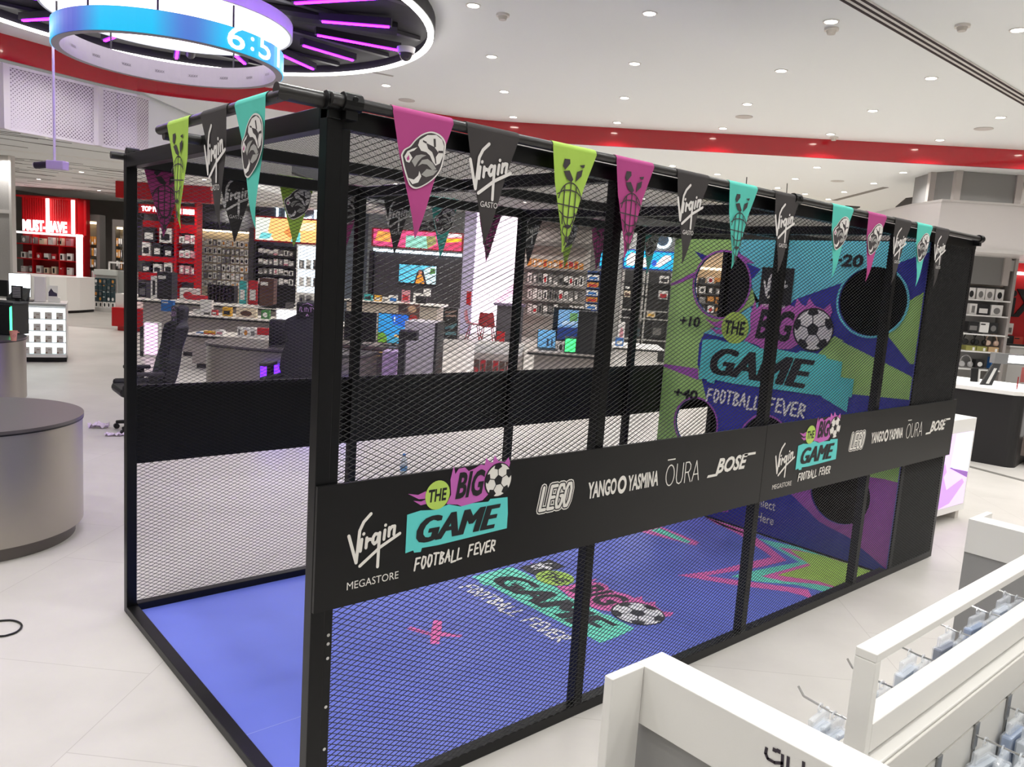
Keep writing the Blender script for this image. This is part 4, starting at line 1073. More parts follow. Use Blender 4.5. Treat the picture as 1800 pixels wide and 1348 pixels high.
# ---------------------------------------------------------------- white counter, red display and racks behind it
bR, zz = PA(167, 560, 19.8)
t = thing('service_counter', 'long white counter with rounded corner in front of the red must have display', 'counter', AB(18.2, bR, 0), SR)
pl_ = [(-3.4,0),(-.9,0),(-.35,.1),(-.06,.4),(0,.9),(0,1.6),(-3.4,1.6)]
MB().prism(pl_, .08, .97).build('body', WHT, t); MB().prism([(x-.08,y+.08) for x,y in pl_], 0, .08).build('plinth', BLK, t)
MB().prism([(x,y) for x,y in pl_], .972, 1.0).build('top', WHT, t)
AM = 20.3
b0, b1, z0, z1 = RA(28, 345, 137, 505, AM)
wM, hM = b1-b0, z1
t = thing('red_display_wall', 'tall red display with glowing must have sign and white shelves at left', 'display', AB(AM, b0, 0), SR)
MB().box(0,wM,.3,.6,0,hM).build('back', DRED, t)
zs = PA(85, 411, AM)[1]
fl = MB()
for i in range(26):
    a0 = i/26; fl.cyl((wM*a0+.03,.36,zs+.02),(wM*a0+.03,.36,hM-.03), .075, 10)
fl.build('fluted_panel', RED, t, smooth=True)
MB().box(wM-.06,wM,0,.6,.0,hM).box(0,wM,0,.3,hM-.05,hM).build('frame', RED, t)
led = MB()
for x in (PA(76,380,AM)[0]-b0, PA(121,385,AM)[0]-b0): led.cyl((x,.2,zs+.05),(x,.2,hM-.06),.05,8)
led.build('light_tube', glow('tube_white', (255,235,232), 3.0), t)
MB().box(wM-.03,wM+.08,-.04,.1,z0*.0+PA(134,500,AM)[1],PA(134,412,AM)[1]).build('light_edge', glow('edge_white', (255,250,250), 3.0), t)
MB().box(0,wM,-.06,.3,zs-.03,zs+.03).build('glowing_shelf', glow('shelf_edge_white', (255,244,244), 1.6), t)
T = plane((PA(44,403,AM)[0]-b0,-.08,zs+.05),(PA(121,403,AM)[0]-PA(44,403,AM)[0],0,0),(0,0,.33)); m = MB(); m.text('MUST-HAVE', T, 0,0,1,1, 0, 0, .04, 1, depth=.03); m.build('neon_sign', glow('neon_white', (255,244,250), 2.2), t)
shz = [PA(85, y, AM)[1] for y in (430, 456, 481)]
for z in shz: MB().box(0.02,wM-.06,-.02,.3,z-.03,z).build('shelf', RED, t)
for x in (PA(57,420,AM)[0]-b0, PA(104,420,AM)[0]-b0): MB().box(x-.015,x+.015,-.01,.3,PA(85,481,AM)[1],zs).build('divider', RED, t)
r_ = random.Random(21)
cols = [(pw,pk),(pw,pg),(ppk,pr_),(pg,pw),(pw,ppk),(pr_,pw),(pc_,pk)]
for y, nm, n in ((430,'top',6),(456,'middle',7),(481,'bottom',7)):
    shelf_row('gift_box', 'box', f'on the {nm} shelf of the red must have display', 'boxes on the red must have display', AM, 34, 128, (y-3,y+3), n, 13, r_, cols, d=.14, fill=.55, zfix=PA(85,y,AM)[1])
# grey wall with lit niches right of the red display
AN = 21.0
for (x0,x1,yt,nn,nm) in ((138,170,388,7,'left'),(203,216,398,3,'right')):
    b0, b1, z0, z1 = RA(x0, yt, x1, 510, AN)
    t = thing('niche_shelving', f'grey wall niche with warm light line, {nm} of the two behind the racks', 'shelving', AB(AN, b0, 0), SR)
    w = b1-b0
    MB().box(0,w,.25,.3,0,z1).build('back', mat('niche_back', (122,112,98), .7), t); MB().box(-.1,0,0,.3,0,z1).box(w,w+.1,0,.3,0,z1).box(-.1,w+.1,0,.3,z1,z1+.2).build('surround', mat('niche_surround', (92,88,84), .7), t)
    MB().box(0.02,w-.02,.05,.2,z1-.08,z1-.02).build('light_line', glow('warm_light', (255,232,190), 4.0), t)
    for k, y in enumerate((429,449,469,489)):
        yv = y+(4 if x0 > 200 else 0)
        shelf_row('accessory_pack', 'packaged accessory', f'hanging in the {nm} grey niche, row {NTH[k]} from top', 'packs in the grey niches', AN, x0+1, x1-1, (yv-1,yv+1), nn, 14, r_, [(pw,pk),(pg,pw),(po,pw),(po,pw)] if k < 3 else [(pw,ppk),(pbr,pw)], d=.05, fill=.7, hv=0)
# accessory rack
AR = 20.6*.99
b0, b1, z0, z1 = RA(164, 474, 203, 549, 20.2)
t = thing('accessory_rack', 'pale grey free standing rack of dark teal packs left of the entrance post', 'rack', AB(20.2, b0, 0), SR); w = b1-b0
MB().box(0,w,.1,.5,.0,z1).build('body', LGRY, t); MB().box(0,w,.04,.1,z1-.16,z1).build('header', mat('rack_header', (196,200,196), .5), t); MB().box(0,w,-.12,.1,0,.12).build('base', LGRY, t)
MB().box(w,w+.42,.12,.5,0,z1-.02).build('side_wing', mat('rack_wing', (150,152,148), .5), t)
fr = MB(); fr.box(w*.55,w*.6,.15,.2,z1,z1+.25).box(w*.55,w+.5,.15,.2,z1+.2,z1+.25).box(w+.45,w+.5,.15,.2,z1,z1+.25); fr.build('sign_frame', WHT, t)
for k, y in enumerate((499,510,521,530)):
    shelf_row('accessory_pack', 'packaged accessory', f'hanging on the pale grey rack, row {NTH[k]} from top', 'packs on the pale grey rack', 20.2, 165, 202, (y-1,y+1), 5, 10, r_, [(pt_,pw),(pt_,pg),(pt_,po)], d=.05, fill=.85, styles=(4,3), hv=0)
shelf_row('accessory_pack', 'packaged accessory', 'standing along the bottom of the pale grey rack', 'packs on the pale grey rack', 20.2, 166, 202, (539,541), 5, 9, r_, [(pw,pk)], d=.06, fill=.85, styles=(1,), hv=0)
# red cube with white box
b0, b1, z0, z1 = RA(196, 542, 262, 581, 15.2)
t = thing('red_plinth', 'bright red display plinth just left of the entrance post', 'plinth', AB(15.2, b0, 0), SR)
MB().box(0,b1-b0,0,.8,.1,z1).build('body', RED, t, bevel=.01); MB().box(.1,b1-b0-.05,.08,.75,0,.1).build('foot', RED, t)
o = solid('display_box', 'white box standing on the bright red plinth', 'box', 15.3, (203,517,240,542), .5, [pw, pg], base=z1)

# floor litter and cable on the left
cr = random.Random(2)
def crumple(name, label, c, n, s, m):
    mb = MB(); K = 7
    for i in range(K+1):
        for j in range(n+1):
            mb.v.append((s[0]*(i/K-.5)+cr.uniform(-.01,.01), s[1]*(j/n-.5)+cr.uniform(-.01,.01), .004+abs(math.sin(i*1.9+j*1.3))*s[2]*cr.uniform(.3,1)))
    mb.f = [(i*(n+1)+j, (i+1)*(n+1)+j, (i+1)*(n+1)+j+1, i*(n+1)+j+1) for i in range(K) for j in range(n)]; mb.m = [0]*len(mb.f)
    mb.add([(v[0],v[1],v[2]*.6+.0005) for v in mb.v], [tuple(reversed(f)) for f in mb.f], 0)
    o = mb.build(name, m, loc=(c.x, c.y, .0), rz=-.5, smooth=True); tag(o, label, 'litter'); return o
PAP = mat('thin_white_plastic', (222,206,226), .5)
crumple('plastic_wrap', 'crumpled pinkish plastic wrapping on the floor, the left piece behind the drum table', PZ(174,752,0), 4, (.20,.09,.07), PAP)
crumple('plastic_wrap', 'flattened white plastic wrapping on the floor touching the entrance post', PZ(201,766,0), 4, (.17,.07,.05), PAP)
pts = [PZ(x,y,.006) for x,y in [(-40,1096),(0,1091),(20,1090),(34,1094),(38,1101),(30,1110),(14,1116),(0,1118),(-40,1118)]]
q = [tuple(p) for p in catmull([(p.x,p.y) for p in pts], 5)]
o = MB().tube([(x,y,.006) for x,y in q], .005, 8).build('cable', BLK, smooth=True); tag(o, 'loop of thin black cable on the floor at the left edge', 'cable')

# ---------------------------------------------------------------- far wall seen through the left mesh
RB = 16.5
b0, b1, z0, z1 = RA(203, 309, 372, 352, RB)
m = MB(); l0, l1 = PA(203,344,RB), PA(372,360,RB); h0, h1 = PA(203,308,RB), PA(372,318,RB)
o = m.box(b0,b1,RB,RB+.3,z0,z1).build('trim_11', RED, rz=SR); struct(o)
# red portal shelving with TOP PICKS lettering
AP = 20.8
b0, b1, z0, z1 = RA(244, 355, 346, 560, AP); z0 = 0
t = thing('red_portal_shelving', 'red framed shelving with white lettering on its headers behind the left mesh', 'shelving', AB(AP, b0, 0), SR)
def lx(px, py=420): return PA(px, py, AP)[0]-b0
def lz(px, py): return PA(px, py, AP)[1]
MB().box(0,lx(346),.3,.36,0,z1).build('back', mat('portal_back', (96,92,92), .6), t)
for px in (309.5, 345): MB().box(lx(px)-.035, lx(px)+.035, -.05,.3,0,lz(px,357)).build('upright', RED, t)
MB().box(0,lx(309),-.02,.3,lz(277,376),lz(277,360)).build('header', RED, t); MB().box(lx(313),lx(345),-.02,.3,lz(329,379),lz(329,363)).build('header', RED, t)
MB().box(0,lx(309),0.22,.3,lz(277,427),lz(277,388)).build('red_panel', RED, t); MB().box(lx(313),lx(345),0.1,.3,lz(329,410),lz(329,395)).build('red_panel', RED, t)
for (ya,yb) in ((451,460),(480,493)): MB().box(0,lx(309),-.02,.3,lz(277,yb),lz(277,ya)).build('shelf', RED, t); MB().box(lx(313),lx(345),0.0,.3,lz(329,yb+3),lz(329,ya+3)).build('shelf', RED, t)
for tx, xa, xb, y in (('TOP PIC.',250,284,372),('',317,342,377)):
    T = plane((lx(xa),-.03,lz((xa+xb)/2,y)),(lx(xb)-lx(xa),0,0),(0,0,.15)); m = MB(); (m.text(tx, T, 0,0,1,1, 0,0,.03,1, depth=.02) if tx else [m.box(lx(xa)+(lx(xb)-lx(xa))*q0, lx(xa)+(lx(xb)-lx(xa))*q1, -.05,-.03, lz((xa+xb)/2,y), lz((xa+xb)/2,y)+.15) for q0, q1 in ((0,.08),(.22,1))]); m.build('header_lettering', glow('letter_white', (255,246,248), 3.0), t)
r_ = random.Random(8)
for nm, x0, x1, y, n, hp in (('second',247,305,426,2,26),('third',247,305,451,3,24),('fourth',247,305,480,3,20)):
    shelf_row('product_box', 'box', f'on the {nm} level of the red framed shelving, left bay', 'boxes on the red framed shelving', AP, x0, x1, (y-1,y+1), n, hp, r_, [(pw,pk),(pk,pw),(pc_,pk)], d=.14, fill=.72, styles=(0,), zfix=lz((x0+x1)/2,y))
for nm, y in (('first',428),('second',453),('third',482)):
    shelf_row('product_box', 'box', f'in the red shelving right bay, {nm} row', 'boxes on the red framed shelving', AP-.05, 314, 344, (y-1,y+1), 3, 15, r_, [(pw,ppk),(pw,pg),(ppk,pw)], d=.15, fill=.8)
# ACCESSORIES wall
AA = 22.6
b0, b1, z0, z1 = RA(345, 354, 443, 520, AA)
t = thing('accessories_wall', 'dark grey wall bay with black lettering and a grid of hanging packs', 'shelving', AB(AA, b0, 0), SR); w = b1-b0
def lx(px, py=420): return PA(px, py, AA)[0]-b0
def lz(px, py): return PA(px, py, AA)[1]
MB().box(0,w,.2,.3,0,lz(395,360)).build('back', mat('bay_back_dark', (82,80,80), .6), t)
MB().box(.02,lx(438),.14,.2,0,lz(392,409)).build('lit_back', mat('bay_back_warm', (206,192,168), .6), t)
MB().box(.02,lx(438),.0,.08,lz(392,408),lz(392,405)).build('light_line', glow('warm_light', (255,232,190), 4.0), t)
MB().box(-.02,lx(440),.0,.2,lz(392,405),lz(392,403)).box(lx(438),lx(447),-.02,.2,0,lz(442,400)).build('surround', mat('bay_surround', (70,68,68), .6), t)
T = plane((lx(346),.19,lz(375,404)),(lx(402)-lx(346),0,0),(0,0,.27)); m = MB(); m.text('ORIES', T, 0,0,1,1, 0,0,.02,1, depth=.03); m.build('wall_lettering', INK, t)
for k in range(6):
    y = 433+14.5*k
    shelf_row('accessory_pack', 'packaged accessory', f'hanging on the accessories bay, row {NTH[k]} from top', 'packs on the accessories bay', AA-.02, 349, 437, (y-3,y+3), 11, 11.5, r_, [(pw,pk),(pw,pg),(pw,pk),(pg,pw),(pw,po)], d=.06, fill=.72, styles=(0,1,3,4), hv=0)
# TECH wall: letters, red framed screen, black shelving
AT_ = 22.6
b0, b1, z0, z1 = RA(447, 372, 640, 590, AT_)
t = thing('tech_wall', 'slate blue grey wall bay with glowing TECH letters', 'wall display', AB(AT_, b0, 0), SR); w = b1-b0
def lx(px, py=400): return PA(px, py, AT_)[0]-b0
def lz(px, py): return PA(px, py, AT_)[1]
MB().box(0,w,.3,.4,0,lz(520,340)).build('back', mat('slate_wall', (92,102,112), .6), t)
T = plane((lx(473),.25,lz(520,383)),(lx(585)-lx(473),0,0),(0,0,lz(520,352)-lz(520,383)))
m = MB(); m.stroke([[(.0,1),(.155,1)],[(.078,1),(.078,0)],[(.36,1),(.22,1),(.22,0),(.36,0)],[(.22,.5),(.34,.5)],[(.60,.88),(.54,1),(.47,.95),(.44,.7),(.44,.3),(.47,.05),(.54,0),(.61,.12)],[(.68,1),(.68,0)],[(.68,.5),(.86,.5)],[(.86,1),(.86,0)]], T, .034, 0, 1, 3.2)
m.build('neon_letters', glow('neon_cool', (222,244,255), 4.0), t)
def screen(name, label, a, px, art, frame_m, dep=.08, parts=None):
    b0, b1, z0, z1 = RA(*px, a)
    t = thing(name, label, 'screen', AB(a, b0, z0), SR); w, h = b1-b0, z1-z0
    MB().box(0,w,0,dep,0,h).build('frame', frame_m, t)
    T = plane((.02*w,-.002,.06*h),(.96*w,0,0),(0,0,.88*h), .002)
    cs = []; m = MB()
    for col, poly in art:
        if col not in cs: cs.append(col)
        m.poly(poly, T, cs.index(col), len(cs)+art.index((col,poly))*.3)
    m.build('screen', cs, t); return t
sg = lambda n, c, s=1.0: glow('screen_'+n, c, s)
R1 = [(0,0),(1,0),(1,1),(0,1)]
def el(cx, cy, rx, ry, n=16): return [(cx+rx*math.cos(2*PI*i/n), cy+ry*math.sin(2*PI*i/n)) for i in range(n)]
FRR = mat('screen_frame_red', (150,18,24), .4, emit=.25)
screen('display_screen', 'wide screen with pale orange picture in a red frame under the glowing TECH letters', AT_-.1, (447,382,562,427),
    [(sg('peach',(255,206,128),1.0),R1),(sg('pale',(232,240,230),1.0),[(0,0),(.30,0),(.2,.4),(.24,1),(0,1)]),(sg('aqua',(120,214,220),1.0),[(.05,.05),(.22,.08),(.27,.3),(.1,.34)]),(sg('aqua',(120,214,220),1.0),[(.57,.0),(.72,.0),(.72,.42),(.6,.45)]),(sg('cream',(255,236,196),1.0),[(.72,.5),(.95,.55),(.95,.9),(.7,.85)]),(sg('tan',(236,150,80),1.0),[(.45,.4),(.58,.1),(.56,.7)])], FRR)
b0s, b1s, z0s, z1s = RA(449, 432, 520, 520, AT_-.3)
t = thing('black_shelving', 'black wall shelving of white boxes under the red framed screen', 'shelving', AB(AT_-.3, b0s, 0), SR); ws = b1s-b0s
MB().box(0,ws,.25,.3,0,z1s).box(0,.04,-.05,.3,0,z1s).box(ws-.04,ws,-.05,.3,0,z1s).build('frame', BLK, t)
for y in (449,466,483,500): MB().box(0,ws,-.06,.3,PA(485,y+4,AT_-.3)[1],PA(485,y,AT_-.3)[1]).build('shelf', BLK, t)
for k, y in enumerate((449,466,483,500)):
    shelf_row('product_box', 'box', f'on the black shelving below TECH, {NTH[k]} shelf', 'boxes on the black shelving', AT_-.33, 453, 516, (y,y), 7, 11, r_, [(pw,pk),(pw,pg),(pg,pw),(pw,ppk)], d=.15, fill=.82, zfix=PA(485,y,AT_-.3)[1])
b0s, b1s, z0s, z1s = RA(520, 430, 565, 560, AT_-.6)
t = thing('lit_cabinet', 'glowing white display cabinet left of the front corner post', 'cabinet', AB(AT_-.6, b0s, 0), SR); ws = b1s-b0s
MB().box(0,ws,0,.4,0,z1s).build('body', WHT, t); MB().box(.05,ws-.05,-.01,0,.9,z1s-.05).build('lit_front', glow('cabinet_white', (232,244,255), 1.3), t)
for k, (y, c) in enumerate(((470,pg),(500,pw),(533,po))):
    MB().box(.02,ws,-.15,0,PA(542,y+2,AT_-.6)[1]-.03,PA(542,y+2,AT_-.6)[1]).build('shelf', WHT, t)
    shelf_row('product_box', 'box', f'in the glowing white cabinet, {NTH[k]} shelf from top', 'boxes in the glowing cabinet', AT_-.75, 523, 560, (y+2,y+2), 3, 16, r_, [(c,pw),(pg,pk),(pw,pg)], d=.1, fill=.6, zfix=PA(542,y+2,AT_-.6)[1])

# ---------------------------------------------------------------- long tables in the middle distance (behind the left mesh)
WT = mat('white_table', (224,218,210), .35); STL = mat('grey_table_body', (172,164,158), .5)
def table(name, label, a, x0, x1, y, depth, m0=WT, m1=STL, h=None):
    """straight table, front top edge along the picture line (x0..x1, y)"""
    z = PA((x0+x1)/2, y, a)[1] if h is None else h
    b0, b1 = PA(x0, y, a)[0], PA(x1, y, a)[0]
    t = thing(name, label, 'table', AB(a, (b0+b1)/2, 0), SR); w = (b1-b0)/2
    MB().box(-w,w,0,depth,z-.05,z).build('tabletop', m0, t, bevel=.004)
    MB().box(-w,w,-.004,.0,z-.052,z-.02).build('edge_strip', BLK, t)
    MB().box(-w+.1,w-.1,.12,depth-.12,.08,z-.05).build('body', m1, t); MB().box(-w+.15,w-.15,.18,depth-.18,0,.08).build('plinth', DGRY, t)
    return z
zA = table('display_table', 'long pale display table with black edge behind the left gaming chair', 13.6, 238, 566, 537, 1.1)
r_ = random.Random(31)
def item(name, label, cat, px, a, d, m0, m1=None, style=0, base=None, group=None):
    b0, b1, z0, z1 = RA(*px, a); z0 = base if base is not None else z0
    return packbox(name, label, cat, group, a, (b0+b1)/2, z0, b1-b0, z1-z0, d, m0, m1 or m0, style)
item('product_box', 'large black boxed product with pale label on the pale table behind the left mesh', 'box', (276,478,302,515), 14.2, .25, pk, pw, 4, zA)
item('display_stand', 'narrow white stand with dark picture left of the large black box', 'stand', (265,485,276,515), 14.2, .1, pw, pk, 1, zA)
item('product_box', 'dark box at the far left end of the pale table behind the left mesh', 'box', (243,497,257,513), 14.3, .2, pk, pg, 0, zA)
t, w, h = unit('bottle_rack', 'black rack of small dark bottles in the middle of the pale table', 'rack', 14.4, (361,501,408,534), base=zA)
MB().box(-w/2,w/2,.1,.3,0,h).box(-w/2,w/2,0,.3,0,.03).box(-w/2,w/2,-.0,.3,h*.5,h*.5+.02).build('frame', BLK, t)
bm = MB()
for r in range(2):
    for i in range(7): bm.lathe([(.02,0),(.02,h*.25),(.008,h*.34),(.008,h*.42)], 8, 0, (-w/2+.06+i*(w-.12)/6, .05, r*h*.5+.03))
bm.build('bottles', mat('dark_bottle', (44,30,34), .25), t)
item('product_box', 'low white box with red figure left of the bottle rack', 'box', (316,507,345,528), 14.1, .2, pw, pr_, 3, zA)
item('product_box', 'red and white long carton beside the bottle rack', 'box', (330,519,360,530), 13.9, .15, pr_, pw, 2, zA)
item('product_box', 'brown box with lettering label standing at the right end of the pale table', 'box', (456,489,481,519), 14.3, .2, pbr, pw, 4, zA)
t, w, h = unit('laptop', 'open laptop lying at the right end of the pale table before the brown box', 'laptop', 13.75, (450,516,490,532), base=zA)
MB().box(-w/2,w/2,0,.3,0,.02).build('base', mat('laptop_silver', (190,188,186), .3, metal=.6), t); MB().box(-w/2+.02,w/2-.02,.05,.22,.02,.022).build('keyboard', BLK, t)
m = MB(); m.add([(0,0,0),(.55,0,0),(.55,.5,0),(0,.5,0),(.55,0,.14),(.55,.5,.14)], [(3,2,1,0),(0,1,4),(1,2,5,4),(2,3,5),(0,4,5,3)])
o = m.build('display_wedge', BLK, loc=AB(13.65, PA(456,537,13.65)[0], zA), rz=SR); tag(o, 'black wedge shaped stand at the right end of the pale table', 'stand')
for nm, px, c, c2, lab in (('a',(421,494,432,504),ptu,pw,'turquoise card pack on the back of the pale table'),('b',(437,493,452,504),pr_,pw,'red card pack right of the turquoise one on the pale table')):
    item('product_box', lab, 'box', px, 14.5, .06, c, c2, 0, zA)
# second, lower table line in front
zB = table('display_table', 'lower white display table carrying colourful small goods, between the gaming chairs', 11.6, 300, 640, 563, 1.0)
goods = [('blue',(283,528,304,558),pb,pw,4,'tall blue box on the lower white table left of the left gaming chair headrest'),('green',(304,541,312,556),pgn,py_,0,'small green and yellow pack beside the tall blue box'),
 ('white',(340,544,351,557),pw,pg,4,'small white card right of the left gaming chair headrest'),('whiteb',(352,527,372,551),pw,pw,0,'tall white box on the lower table right of the left chair'),('black',(358,549,369,560),pk,pg,0,'small black box in front of the tall white box'),('redc',(372,545,381,556),pr_,pw,0,'small red pack right of the tall white box'),
 ('yell',(391,540,406,556),py_,pk,0,'yellow pack with black window on the lower table'),('mix',(415,542,450,562),pc_,pbr,3,'cream box with brown picture on the lower table'),('grn',(459,545,473,565),pgn,pw,3,'green framed pack left of the glowing white panel')]
for n, px, c, c2, st, lab in goods: item('product_box', lab, 'box', px, 11.9 if n != 'blue' else 12.0, .08, c, c2, st, zB)
b0, b1, z0, z1 = RA(475, 547, 533, 600, 11.0)
t = thing('light_panel', 'glowing white upright panel behind the black speaker on the steel desk', 'light panel', AB(11.3, (b0+b1)/2, 0), SR)
MB().box(-(b1-b0)/2-.02,(b1-b0)/2+.02,0,.06,.0,z1+.02).build('frame', WHT, t); MB().box(-(b1-b0)/2,(b1-b0)/2,-.004,0,.12,z1).build('panel', GLOWS, t)
zC_ = table('display_table', 'white low table with bright toys and packs behind the steel gaming desk', 10.2, 322, 490, 592, .8)
for i, (px, c, c2, st) in enumerate([((358,582,378,592),py_,pr_,2),((379,580,392,592),pw,ppk,0),((417,575,424,590),pw,pg,1),((427,576,437,590),pw,po,3),((440,576,449,590),pw,pg,0),((452,577,476,584),pr_,pw,2),((345,584,356,594),pb,pw,0)]):
    item('product_box', f'{cname(c)} pack on the low table behind the steel gaming desk, {NTH[[6,0,1,2,3,4,5].index(i) if i in (6,0,1,2,3,4,5) else i]} from left', 'box', px, 10.35, .1, c, c2, st, zC_)
# lit panel by the left chair, pink glow
b0, b1, z0, z1 = RA(256, 566, 275, 640, 11.2)
t = thing('light_panel', 'glowing pinkish panel just right of the left cage post', 'light panel', AB(11.2, (b0+b1)/2, 0), SR)
MB().box(-.14,.14,0,.1,0,z1).build('frame', WHT, t); MB().box(-.12,.12,-.004,0,.05,z1-.02).build('panel', glow('panel_pink', (255,206,246), 1.3), t)
item('product_box', 'tall dark box left of the glowing pinkish panel', 'box', (246,574,256,640), 11.25, .2, pk, pg, 0, 0)

# ---------------------------------------------------------------- curved steel gaming desk and chairs
AD = 7.9
pa, pb_ = PZ(330, 601, .80), PZ(548, 620, .80); pe = PZ(700, 640, .80)
ux = Vector((pb_.x-pa.x, pb_.y-pa.y)); ln = ux.length; rz = math.atan2(ux.y, ux.x)
t = thing('gaming_desk', 'curved steel fronted gaming desk with dark top and violet light beneath, behind the cage', 'desk', (pa.x, pa.y, 0), rz)
Ld = ln*1.36
out = [(0.0,.62)]+[(.42-.42*math.cos(th), .62-.62*math.sin(th)) for th in [PI/2*i/8 for i in range(1,9)]]+[(ln*.5,-.05),(ln,0.0),(Ld,.06),(Ld,.72),(.1,1.0)]
MB().prism(out, .775, .80).build('tabletop', TOP, t); MB().prism([(x,y) for x,y in out], .765, .776).build('edge_band', BLK, t)
inn = [(x*.985+.012, y*.98+.02) for x, y in out]
MB().prism(inn, .09, .765).build('front', STB, t, smooth=True); MB().prism([(x*.96+.05, y*.96+.05) for x, y in out], 0, .09).build('plinth', DGRY, t)
MB().box(ln*.62,ln*1.08,-.075,-.055,.14,.62).build('violet_panel', glow('violet_panel', (92,30,255), 4.0), t)
MB().box(Ld-.22,Ld-.04,-.02,.03,.14,.5).build('violet_panel', glow('violet_panel', (92,30,255), 4.0), t)
# speaker on the desk
sp = PZ(489, 609, .80)
t2 = thing('speaker', 'black rounded fabric speaker standing on the steel gaming desk', 'speaker', (sp.x, sp.y, .80), SR)
m = MB(); rr_ = .115; hh_ = .34
m.lathe([(.0005,0),(rr_*.9,0),(rr_,.02),(rr_,hh_-.03),(rr_*.85,hh_),(.0005,hh_)], 28); m.build('body', mat('speaker_fabric', (34,32,36), .9, bump=.3, nscale=200), t2, smooth=True)
MB().ring((0,0),rr_+.002,.0,.03,.01,28).build('base_ring', DGRY, t2)
CHM = mat('black_leatherette', (15,13,19), .5); CHP = mat('chair_print_pink', (206,160,214), .6)
def gaming_chair(name, label, loc, rz):
    t = thing(name, label, 'chair', loc, rz)        # faces local -y
    # back: profile in xz, extruded and bent
    prof = [(-.20,.50),(-.26,.62),(-.25,.80),(-.20,.95),(-.255,1.10),(-.25,1.19),(-.155,1.245),(-.13,1.34),(-.10,1.40),(0,1.42)]
    prof = prof+[(-x,z) for x,z in reversed(prof[:-1])]
    n = len(prof); m = MB()
    def yb(z, s): return .20+.22*(z-.5)+s*(.05 if z < 1.2 else .045)
    v = [(x, yb(z,-1)-(.05 if abs(x) > .18 and z < 1.2 else 0), z) for x,z in prof]+[(x, yb(z,1), z) for x,z in prof]
    m.add(v, [tuple(range(n)), tuple(range(2*n-1,n-1,-1))]+[(i,n+i,n+(i+1)%n,(i+1)%n) for i in range(n)]); m.build('backrest', CHM, t, bevel=.018, smooth=True)
    c = MB().box(-.15,.15,.30,.385,1.19,1.40); c.build('headrest', CHM, t, bevel=.025)
    T = plane((-.10,.297,1.29),(.20,0,0),(0,0,.055)); g = MB(); g.stroke([[(.0,.0),(.05,.9)],[(.12,.9),(.12,.0),(.25,.0)],[(.33,.9),(.33,0)],[(.42,0),(.42,.9),(.55,.5),(.55,0)],[(.65,.9),(.8,.9)],[(.72,.9),(.72,0)],[(.85,.9),(.92,.5),(1,.9)],[(.92,.5),(.92,0)],[(.2,1.4),(.5,1.8),(.8,1.4)],[(.42,-.9),(.58,-.9),(.5,-.5),(.42,-.9)]], T, .035, 0, 2, 3.6); g.build('headrest_print', CHP, t)
    MB().box(-.27,.27,-.30,.24,.42,.52).build('seat', CHM, t, bevel=.04); [MB().box(min(s*.20,s*.29),max(s*.20,s*.29),-.28,.2,.47,.56).build('seat_bolster', CHM, t, bevel=.03) for s in (-1,1)]
    for s in (-1,1):
        a = MB().box(s*.30-.025,s*.30+.025,-.03,.05,.44,.66); a.build('armrest_post', BLK, t); MB().box(s*.31-.045,s*.31+.045,-.16,.12,.66,.70).build('armrest', mat('armrest_pad', (44,40,46), .6), t, bevel=.012)
    MB().cyl((0,0,.1),(0,0,.42),.035,14).build('column', BLK, t)
    b = MB()
    for k in range(5):
        th = 2*PI*k/5+.3; b.cyl((0,0,.11),(.32*math.cos(th),.32*math.sin(th),.075),.028,8,r2=.02)
    b.build('base', BLK, t)
    for k in range(5):
        th = 2*PI*k/5+.3; x, y = .32*math.cos(th), .32*math.sin(th); MB().cyl((x-.02,y,.03),(x+.02,y,.03),.03,12).build('caster', BLK, t)
    return t
k1 = .945
p1 = PZ(324, 536, 1.34); g1 = gaming_chair('gaming_chair', 'black gaming chair turned sideways behind the left part of the cage', AB((p1.x+p1.y)*S2-.255, (p1.x-p1.y)*S2-.29), SR-.85); g1.scale = (k1,k1,k1)
p2 = PZ(548, 528, 1.43); g2 = dup(g1, AB((p2.x+p2.y)*S2-.40, (p2.x-p2.y)*S2-.05), SR-.12, 'black gaming chair with pink headrest print, partly hidden by the front corner post'); g2.scale = (1.007,)*3

# ---------------------------------------------------------------- middle of the far wall, between the cage posts
AG = 22.6
b0, b1, z0, z1 = RA(640, 380, 832, 590, AG)
t = thing('feature_wall', 'pale grey wall bay with black lettering above a wide pink screen and a dark recess', 'wall display', AB(AG, b0, 0), SR); w = b1-b0
def lx(px, py=420): return PA(px, py, AG)[0]-b0
def lz(px, py): return PA(px, py, AG)[1]
MB().box(0,w,.3,.4,0,ZL-.02).build('back', mat('pale_wall', (150,158,156), .6), t)
MB().box(lx(655,500),lx(811,500),.2,.3,.02,lz(733,441)).build('dark_recess', mat('recess_dark', (66,62,66), .6), t)
MB().box(lx(655,440),lx(811,440),.1,.2,lz(733,446),lz(733,441)).build('light_line', glow('cool_light', (220,240,250), 3.0), t)
MB().box(lx(653,500)-.12,lx(653,500),.05,.3,.02,lz(650,440)).build('dark_jamb', BLK, t)
T = plane((lx(732),.28,lz(748,406)),(lx(766)-lx(732),0,0),(0,0,.33)); m = MB(); m.text('ES', T, 0,0,1,1, 0,0,.02,1, depth=.04); m.build('wall_lettering', INK, t)
